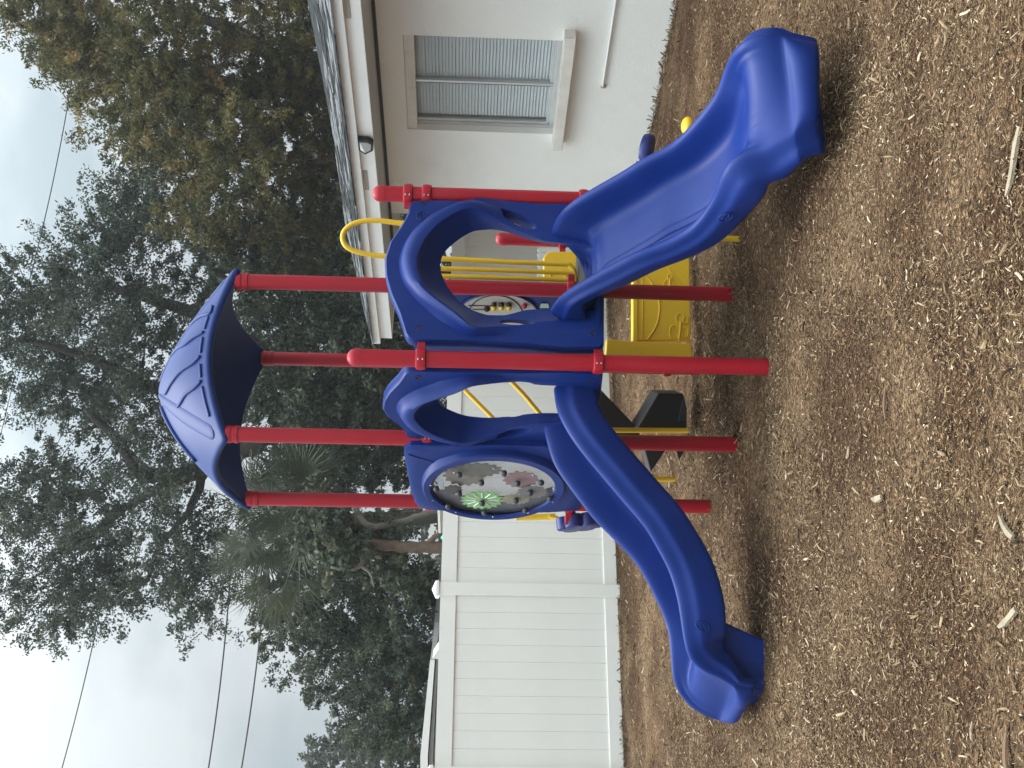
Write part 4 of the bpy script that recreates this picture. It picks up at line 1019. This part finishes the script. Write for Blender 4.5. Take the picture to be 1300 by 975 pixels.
for (x0, x1, y0, y1) in ((540, 554, 711, 717), (540, 552, 758, 764)):
    MB().box(atY((x0+x1)/2, (y0+y1)/2, 45.9), (.13, 0, 0), (0, .06, 0), (0, 0, .26)).build('window', INK, FB)
def pole(name, px_top, Y, r, label, cat, arms=(), m=BARK):
    t = atY(*px_top, Y); T = thing(name, (t.x, t.y, 0), label, cat)
    MB().tube([(t.x, t.y, -.3), (t.x, t.y, t.z)], [r*1.2, r], 10).build('pole', m, T, auto=40)
    for dz, hl in arms: MB().box((t.x, t.y-.12, t.z-dz), (hl, 0, 0), (0, .06, 0), (0, 0, .06)).build('crossarm', m, T)
pole('utility_pole', (411, 947.5, 0)[:2], 60, .16, 'distant utility pole rising among far trees at the left edge', 'utility pole', ((.4, 1.0),))
pole('utility_pole', (386, 962), 75, .15, 'second smaller distant utility pole near the left edge of the photo', 'utility pole', ((.3, .9),))
c = atY(514, 954, 24); AN = thing('wind_vane', (c.x, c.y, 0), 'small pale spinner on a thin rod over the white shed roof', 'wind spinner')
MB().ellipsoid(c, (.07, 0, 0), (0, .07, 0), (0, 0, .07), 12, 8).build('hub', SILL, AN, smooth=True)
MB().tube([c, (c.x, c.y, c.z-1.2)], .012, 6).build('rod', SILL, AN); MB().box(c, (.22, 0, .03), (0, .01, 0), (0, 0, .025)).build('blade', SILL, AN)
def wire(px, Y0, Y1, r, label, sag=.0):
    (xa, ya), (xb, yb) = px; A = atY(xa, ya, Y0); B = atY(xb, yb, Y1)
    d = B-A; A = A-d*.35; B = B+d*.35
    P = [A.lerp(B, k/16)-Vector((0, 0, sag*4*(k/16)*(1-k/16)-sag*.9)) for k in range(17)]
    o = MB().tube(P, r, 6).build('overhead_wire', WIRE); setprop(o, label, 'wire', 'overhead wires')
wire(((83, 155), (50, 310)), 19, 19, .009, 'thin wire crossing the pale sky between the two tall tree crowns at upper right', .05)
wire(((129, 772), (80, 975)), 26, 26, .014, 'highest of the wires crossing the open sky left of the oak', .1)
wire(((291, 768), (266, 975)), 24, 24, .018, 'middle heavy wire across the open left sky above the palm', .1)
wire(((335, 770), (308, 975)), 24, 24, .018, 'lowest heavy wire across the left sky, just under the middle one', .1)
wire(((18, 480), (-6, 580)), 30, 30, .011, 'thin wire at the top of the oak crown near the photo edge', .02)
wire(((424, 870), (417, 945)), 58, 60, .02, 'faint far wire running to the distant utility pole', .2)

# ------------------------------------------------------------------ trees
def leafcloud(blobs, size, name, m, parent, seed, clump=.30, per=34, tintb=.5, tints=.2, aspect=.5, droop=0, sprig=1.0):
    """blobs: (centre, radii, clumps). Leaves sit in clumps spread through each blob, denser to its skin"""
    g = np.random.default_rng(seed); Vs = []; Ts = []
    for c, r, n in blobs:
        d = g.normal(size=(n, 3)); d /= np.linalg.norm(d, axis=1)[:, None]
        rr = g.random(n)**(.45); cc = np.array(c)+d*rr[:, None]*np.array(r)*(1+.14*np.clip(g.normal(size=(n, 1)), -2, 2))
        ct = g.normal(tintb, tints, n)
        cs = clump*(.55+.9*g.random(n))
        k = per; ax = d*.7+g.normal(size=(n, 3))*.6; ax /= np.linalg.norm(ax, axis=1)[:, None]
        tt = g.random(n*k)**.8*2.0; p = np.repeat(cc, k, 0)+np.repeat(ax, k, 0)*(tt*np.repeat(cs, k)*sprig)[:, None]+(1-.45*sprig*np.clip(tt, 0, 1.6)/1.6)[:, None]*(.42 if sprig else 1)*np.clip(g.normal(size=(n*k, 3)), -1.6, 1.6)*np.repeat(cs, k)[:, None]*np.array((1, 1, .7))
        s = size*(.6+.8*g.random(n*k)); a = g.normal(size=(n*k, 3)); a[:, 2] -= droop; a /= np.linalg.norm(a, axis=1)[:, None]
        b_ = np.cross(a, g.normal(size=(n*k, 3))); b_ /= np.linalg.norm(b_, axis=1)[:, None]+1e-9
        nn = np.cross(a, b_)
        V = np.stack([p-a*s[:, None], p+b_*s[:, None]*aspect+nn*s[:, None]*.15, p+a*s[:, None], p-b_*s[:, None]*aspect+nn*s[:, None]*.15], 1)
        Vs.append(V.reshape(-1, 3)); Ts.append(np.repeat(np.repeat(ct, k)+g.normal(0, .10, n*k), 4))
    V = np.concatenate(Vs); T = np.clip(np.concatenate(Ts), 0, 1)
    Fc = np.arange(len(V)).reshape(-1, 4)
    return npmesh(name, V, Fc, m, T, parent=parent)
def B(x, y, Y, rx, ry, n, rd=None):
    """blob around photo place (x,y) at distance Y; rx, ry half extents in photo pixels (x is height)"""
    c = atY(x, y, Y); k = Y/CAM_F
    return (c, (ry*k, (rd or (rx+ry)/2)*k, rx*k), n)
def limb(pxY, r0, r1, name, m, parent):
    P = catmull([atY(*q) for q in pxY], 5); n = len(P); P = [p+Vector((random.gauss(0, r0*.12),)*3) for p in P]
    return MB().tube(P, [r0+(r1-r0)*k/(n-1) for k in range(n)], 9).build(name, m, parent, smooth=True)
def twigs(parent, spots, m, seed):
    g = random.Random(seed)
    for (x, y, Y, ang, Lp, r) in spots:
        q = atY(x, y, Y); k = Y/CAM_F; P = [q]; a = ang
        for i in range(5):
            a += g.uniform(-.4, .4); P.append(P[-1]+Vector((-math.sin(a), g.uniform(-.3, .3), math.cos(a)))*Lp*k/5)
        MB().tube(P, [r*(1-.16*i) for i in range(6)], 5).build('branch', m, parent, smooth=True)

# live oak in the middle, leaning out to the left against the sky
OY = 21
t = thing('oak_tree', atY(820, 455, OY)*1, 'large spreading live oak with dark lacy foliage against the sky behind the blue roof', 'tree')
limb([(800, 452, OY), (620, 447, OY), (520, 455, OY), (470, 495, OY), (425, 530, OY-.5), (360, 548, OY-.6), (300, 575, OY-.5)], .26, .17, 'trunk', BARK, t)
limb([(330, 560, OY-.5), (270, 588, OY-.5), (225, 605, OY-.5), (200, 604, OY), (175, 600, OY), (150, 560, OY), (110, 520, OY)], .22, .07, 'branch', BARK, t)
limb([(225, 605, OY-.5), (190, 625, OY), (150, 650, OY+.5), (110, 680, OY), (70, 690, OY)], .12, .04, 'branch', BARK, t)
limb([(200, 604, OY), (180, 590, OY-.3), (165, 572, OY-.3)], .08, .03, 'branch', BARK, t)
limb([(260, 600, OY), (240, 650, OY), (205, 690, OY), (185, 740, OY)], .10, .03, 'branch', BARK, t)
limb([(440, 520, OY), (340, 450, OY+1), (250, 400, OY+1), (190, 380, OY+1), (120, 360, OY+1), (60, 345, OY+1)], .2, .05, 'branch', BARK, t)
limb([(190, 380, OY+1), (160, 365, OY+1), (140, 385, OY+1)], .07, .03, 'branch', BARK, t)
limb([(300, 575, OY), (245, 520, OY), (150, 470, OY), (70, 440, OY), (20, 430, OY)], .16, .04, 'branch', BARK, t)
ob = []
for x, y, rx, ry, n in ((48, 362, 52, 42, 44), (20, 410, 45, 45, 40), (95, 430, 65, 70, 90), (150, 370, 60, 60, 70), (95, 500, 60, 45, 62), (175, 460, 60, 60, 70), (230, 400, 55, 60, 60),
                        (150, 530, 55, 35, 44), (200, 560, 50, 35, 34), (40, 470, 40, 30, 24), (90, 600, 50, 40, 40), (50, 640, 45, 35, 40), (110, 660, 60, 45, 62), (150, 720, 50, 45, 52),
                        (100, 740, 60, 40, 50), (40, 700, 38, 45, 34), (60, 770, 45, 30, 28), (150, 775, 35, 25, 18), (220, 640, 40, 40, 30), (225, 700, 38, 40, 36), (250, 750, 32, 38, 32), (270, 780, 22, 20, 14),
                        (75, 795, 16, 12, 6), (20, 620, 30, 30, 18), (190, 610, 40, 40, 22), (10, 530, 20, 20, 5), (300, 470, 50, 60, 40), (330, 540, 40, 40, 30), (290, 690, 40, 40, 26), (160, 300, 50, 40, 40), (110, 322, 36, 36, 26),
                        (30, 760, 25, 20, 12), (-30, 445, 50, 110, 56), (170, 255, 40, 35, 34), (205, 240, 35, 35, 30), (175, 280, 36, 32, 30), (250, 300, 45, 50, 46), (160, 262, 18, 16, 7), (-30, 660, 40, 90, 40)):
    ob.append(B(x, y, OY+random.uniform(-1.5, 1.5), rx, ry, max(3, int(n*1.08)), 70))
leafcloud(ob, .035, 'crown', OAKLEAF, t, 31, .26, 112, .5, .22)
twigs(t, [(random.uniform(50, 240), random.uniform(360, 740), OY, random.uniform(-1.6, 1.6), random.uniform(40, 80), .018) for _ in range(40)], BARK, 5)

# olive brown tree at right behind the house
RY = 20
t = thing('olive_tree', atY(800, 90, RY)*1, 'dense olive brown tree rising behind the house roof at the right', 'tree')
limb([(800, 95, RY), (600, 95, RY), (420, 100, RY), (300, 110, RY), (180, 90, RY), (90, 70, RY)], .45, .08, 'trunk', BARK, t)
limb([(420, 100, RY), (330, 180, RY), (250, 230, RY), (200, 270, RY)], .2, .05, 'branch', BARK, t)
limb([(380, 100, RY), (300, 40, RY), (200, 10, RY)], .2, .05, 'branch', BARK, t)
ob = []
for x, y, rx, ry, n in ((30, 15, 35, 35, 46), (75, 40, 45, 45, 74), (120, 60, 50, 55, 96), (55, -30, 60, 40, 60), (160, 100, 55, 55, 96), (130, 20, 60, 50, 90), (210, 60, 60, 60, 110), (215, 135, 60, 60, 110), (190, 175, 40, 40, 50),
                        (270, 40, 60, 60, 100), (285, 115, 60, 60, 110), (245, 210, 50, 55, 84), (300, 195, 60, 60, 100), (350, 60, 60, 60, 96), (370, 140, 60, 60, 96), (370, 220, 50, 50, 80), (400, 20, 60, 60, 80),
                        (400, 290, 40, 45, 60), (330, 275, 50, 50, 64), (250, 270, 40, 35, 36), (100, 110, 30, 25, 22), (135, 160, 28, 22, 16), (430, 90, 50, 80, 120), (450, 200, 50, 70, 120), (400, 130, 60, 110, 150), (420, 10, 50, 90, 110), (440, 300, 50, 60, 60), (300, -60, 160, 60, 160)):
    ob.append(B(x, y, RY+random.uniform(-1.6, 1.2), rx, ry, n, 70))
leafcloud(ob, .041, 'crown', OLIVELEAF, t, 32, .205, 96, .45, .24, .36, .4)
twigs(t, [(random.uniform(160, 330), random.uniform(20, 200), RY-1, random.uniform(-1.2, 1.2), random.uniform(30, 70), .014) for _ in range(18)], PALEBARK, 6)

# dark evergreen between them
KY = 23
t = thing('dark_tree', atY(820, 350, KY)*1, 'dark green bushy tree filling the gap between oak and house, behind the red roof posts', 'tree')
limb([(820, 352, KY), (600, 350, KY), (430, 360, KY), (330, 340, KY)], .35, .08, 'trunk', BARK, t)
ob = []
for x, y, rx, ry, n in ((330, 330, 55, 55, 90), (390, 340, 55, 60, 100), (450, 380, 55, 60, 110), (400, 430, 55, 55, 90), (350, 400, 50, 50, 70), (460, 460, 50, 60, 100), (420, 520, 50, 50, 80), (480, 300, 50, 60, 90),
                        (380, 590, 45, 45, 62), (460, 560, 55, 50, 100), (340, 290, 45, 40, 50), (510, 380, 40, 60, 80), (520, 480, 40, 60, 80), (530, 560, 35, 40, 50), (300, 340, 40, 40, 36), (430, 250, 50, 60, 80), (500, 220, 40, 60, 60), (550, 330, 40, 80, 70), (430, 480, 70, 60, 90), (360, 500, 50, 50, 60), (490, 420, 50, 50, 60), (320, 440, 40, 40, 40), (470, 590, 60, 40, 60), (400, 620, 50, 40, 50), (430, 560, 50, 40, 50)):
    ob.append(B(x, y, KY+random.uniform(-3.4, 1.5), rx, ry, n, 60))
leafcloud(ob, .046, 'crown', DARKLEAF, t, 33, .26, 84, .5, .24)

# leafy thicket at left over the fence
LY = 19
t = thing('thicket_tree', atY(820, 830, LY)*1, 'dark leafy tree spilling down behind the fence at the left, lower than the oak', 'tree')
limb([(820, 835, LY), (600, 835, LY), (500, 820, LY), (430, 790, LY), (370, 770, LY)], .25, .05, 'trunk', BARK, t)
limb([(500, 820, LY), (460, 870, LY), (430, 890, LY)], .1, .03, 'branch', BARK, t)
ob = []
for x, y, rx, ry, n in ((400, 700, 55, 50, 84), (460, 700, 45, 50, 70), (360, 720, 45, 40, 40), (380, 770, 50, 40, 56), (440, 770, 50, 45, 84), (500, 770, 40, 45, 74), (350, 800, 28, 25, 16), (410, 830, 50, 38, 64), (470, 830, 50, 40, 84),
                        (520, 830, 30, 40, 50), (400, 880, 18, 22, 14), (460, 890, 45, 35, 74), (510, 890, 35, 35, 56), (380, 850, 14, 14, 6), (490, 930, 40, 35, 64), (530, 940, 25, 40, 34), (330, 760, 14, 20, 6), (520, 735, 25, 18, 16), (540, 780, 20, 40, 30), (545, 880, 25, 50, 40)):
    ob.append(B(x, y, LY+random.uniform(-1, 1), rx, ry, n, 45))
leafcloud(ob, .033, 'crown', DARKLEAF, t, 34, .19, 104, .5, .24)
t = thing('far_tree', atY(780, 955, 48)*1, 'small hazy far tree at the left edge beside the utility pole', 'tree')
limb([(780, 955, 48), (500, 955, 48), (430, 960, 48)], .25, .06, 'trunk', BARK, t)
leafcloud([B(430, 960, 48, 35, 28, 50, 40), B(470, 975, 48, 40, 30, 50, 40), B(405, 965, 48, 12, 15, 8, 20), B(440, 1010, 48, 40, 40, 60, 40)], .12, 'crown', PALMLEAF, t, 35, .35, 36, .25, .2)
t = thing('far_tree', atY(780, 740, 40)*1, 'pale feathery far tree seen through the gap over the grey roof', 'tree')
limb([(780, 742, 40), (560, 742, 40), (530, 738, 40)], .2, .05, 'trunk', BARK, t)
leafcloud([B(535, 722, 40, 28, 20, 34, 20), B(550, 745, 40, 20, 22, 30, 20), B(520, 650, 40, 35, 20, 30, 20), B(548, 660, 40, 20, 20, 20, 20)], .10, 'crown', PALMLEAF, t, 36, .28, 30, .25, .2)
# bare limbed tree near the fence with stout brown trunk
TY = 15.5
t = thing('brown_trunk_tree', atY(800, 695, TY)*1, 'stout brown trunk standing up behind the fence, left of the gear panel', 'tree')
limb([(800, 697, TY), (640, 696, TY), (570, 696, TY), (520, 695, TY), (470, 690, TY), (420, 685, TY)], .115, .07, 'trunk', BROWNBARK, t)
limb([(540, 694, TY), (555, 680, TY), (570, 674, TY)], .05, .03, 'branch', BROWNBARK, t)
limb([(572, 640, TY+.6), (540, 652, TY+.5), (505, 664, TY+.3), (470, 668, TY), (455, 652, TY), (448, 640, TY), (430, 632, TY)], .055, .04, 'branch', PALEBARK, t)
limb([(470, 668, TY), (462, 690, TY-.1), (458, 718, TY-.2), (440, 722, TY-.2), (420, 720, TY-.2)], .045, .02, 'branch', PALEBARK, t)
limb([(458, 718, TY-.2), (470, 728, TY-.2), (475, 745, TY-.2)], .03, .012, 'branch', PALEBARK, t)
leafcloud([B(430, 690, TY+.3, 45, 40, 60, 30), B(480, 700, TY+.4, 30, 30, 34, 30), B(400, 660, TY+.5, 40, 30, 40, 30), B(425, 688, TY-.2, 22, 24, 26, 14), B(452, 700, TY-.2, 16, 16, 10, 10), B(510, 745, TY, 16, 12, 8, 12)], .05, 'crown', DARKLEAF, t, 37, .16, 36, .5, .25)
# cabbage palm
t = thing('palm_tree', atY(800, 650, 17.5)*1, 'cabbage palm with spiky fan leaves below the left corner of the blue roof', 'palm tree')
hub = [atY(345, 655, 17.5), atY(360, 705, 17.2), atY(395, 640, 17.3)]
limb([(800, 655, 17.6), (600, 656, 17.6), (450, 660, 17.6), (370, 670, 17.5)], .12, .10, 'trunk', BARK, t)
g = np.random.default_rng(9); V = []; T = []
for hb in hub:
    for f in range(26):
        d = g.normal(size=3); d[2] = abs(d[2])*.9-.25; d /= np.linalg.norm(d); base = np.array(hb); rootp = base+d*g.uniform(.35, .7)
        sdv = np.cross(d, g.normal(size=3)); sdv /= np.linalg.norm(sdv); tb = g.normal(.45, .22)
        for k in range(26):
            a = (k/25-.5)*2.6; dd = d*math.cos(a)+sdv*math.sin(a); Ln = g.uniform(.55, 1.0)*(1-.15*abs(a)); tip = rootp+dd*Ln+np.array((0, 0, -.16*g.random()))
            nrm = np.cross(d, sdv); wv = np.cross(dd, nrm)*.010; md = rootp+dd*Ln*.45
            V += [rootp, md+wv, tip, md-wv]; T += [tb+g.normal(0, .08)]*4
npmesh('crown', np.array(V), np.arange(len(V)).reshape(-1, 4), PALMLEAF, np.clip(T, 0, 1), parent=t)

# ------------------------------------------------------------------ thin damp air over the far trees
hm = bpy.data.materials.new('haze_air'); hm.use_nodes = True; ht = hm.node_tree; ht.nodes.clear()
hv = N(ht, 'ShaderNodeVolumePrincipled'); hv.inputs['Color'].default_value = (.90, .94, .96, 1); hv.inputs['Density'].default_value = .0012; hv.inputs['Anisotropy'].default_value = .2
ho = N(ht, 'ShaderNodeOutputMaterial'); ht.links.new(hv.outputs[0], ho.inputs['Volume'])
MB().box((0, 0, 9.5), (152, 0, 0), (0, 152, 0), (0, 0, 11.5)).build('haze', hm, kind='stuff')
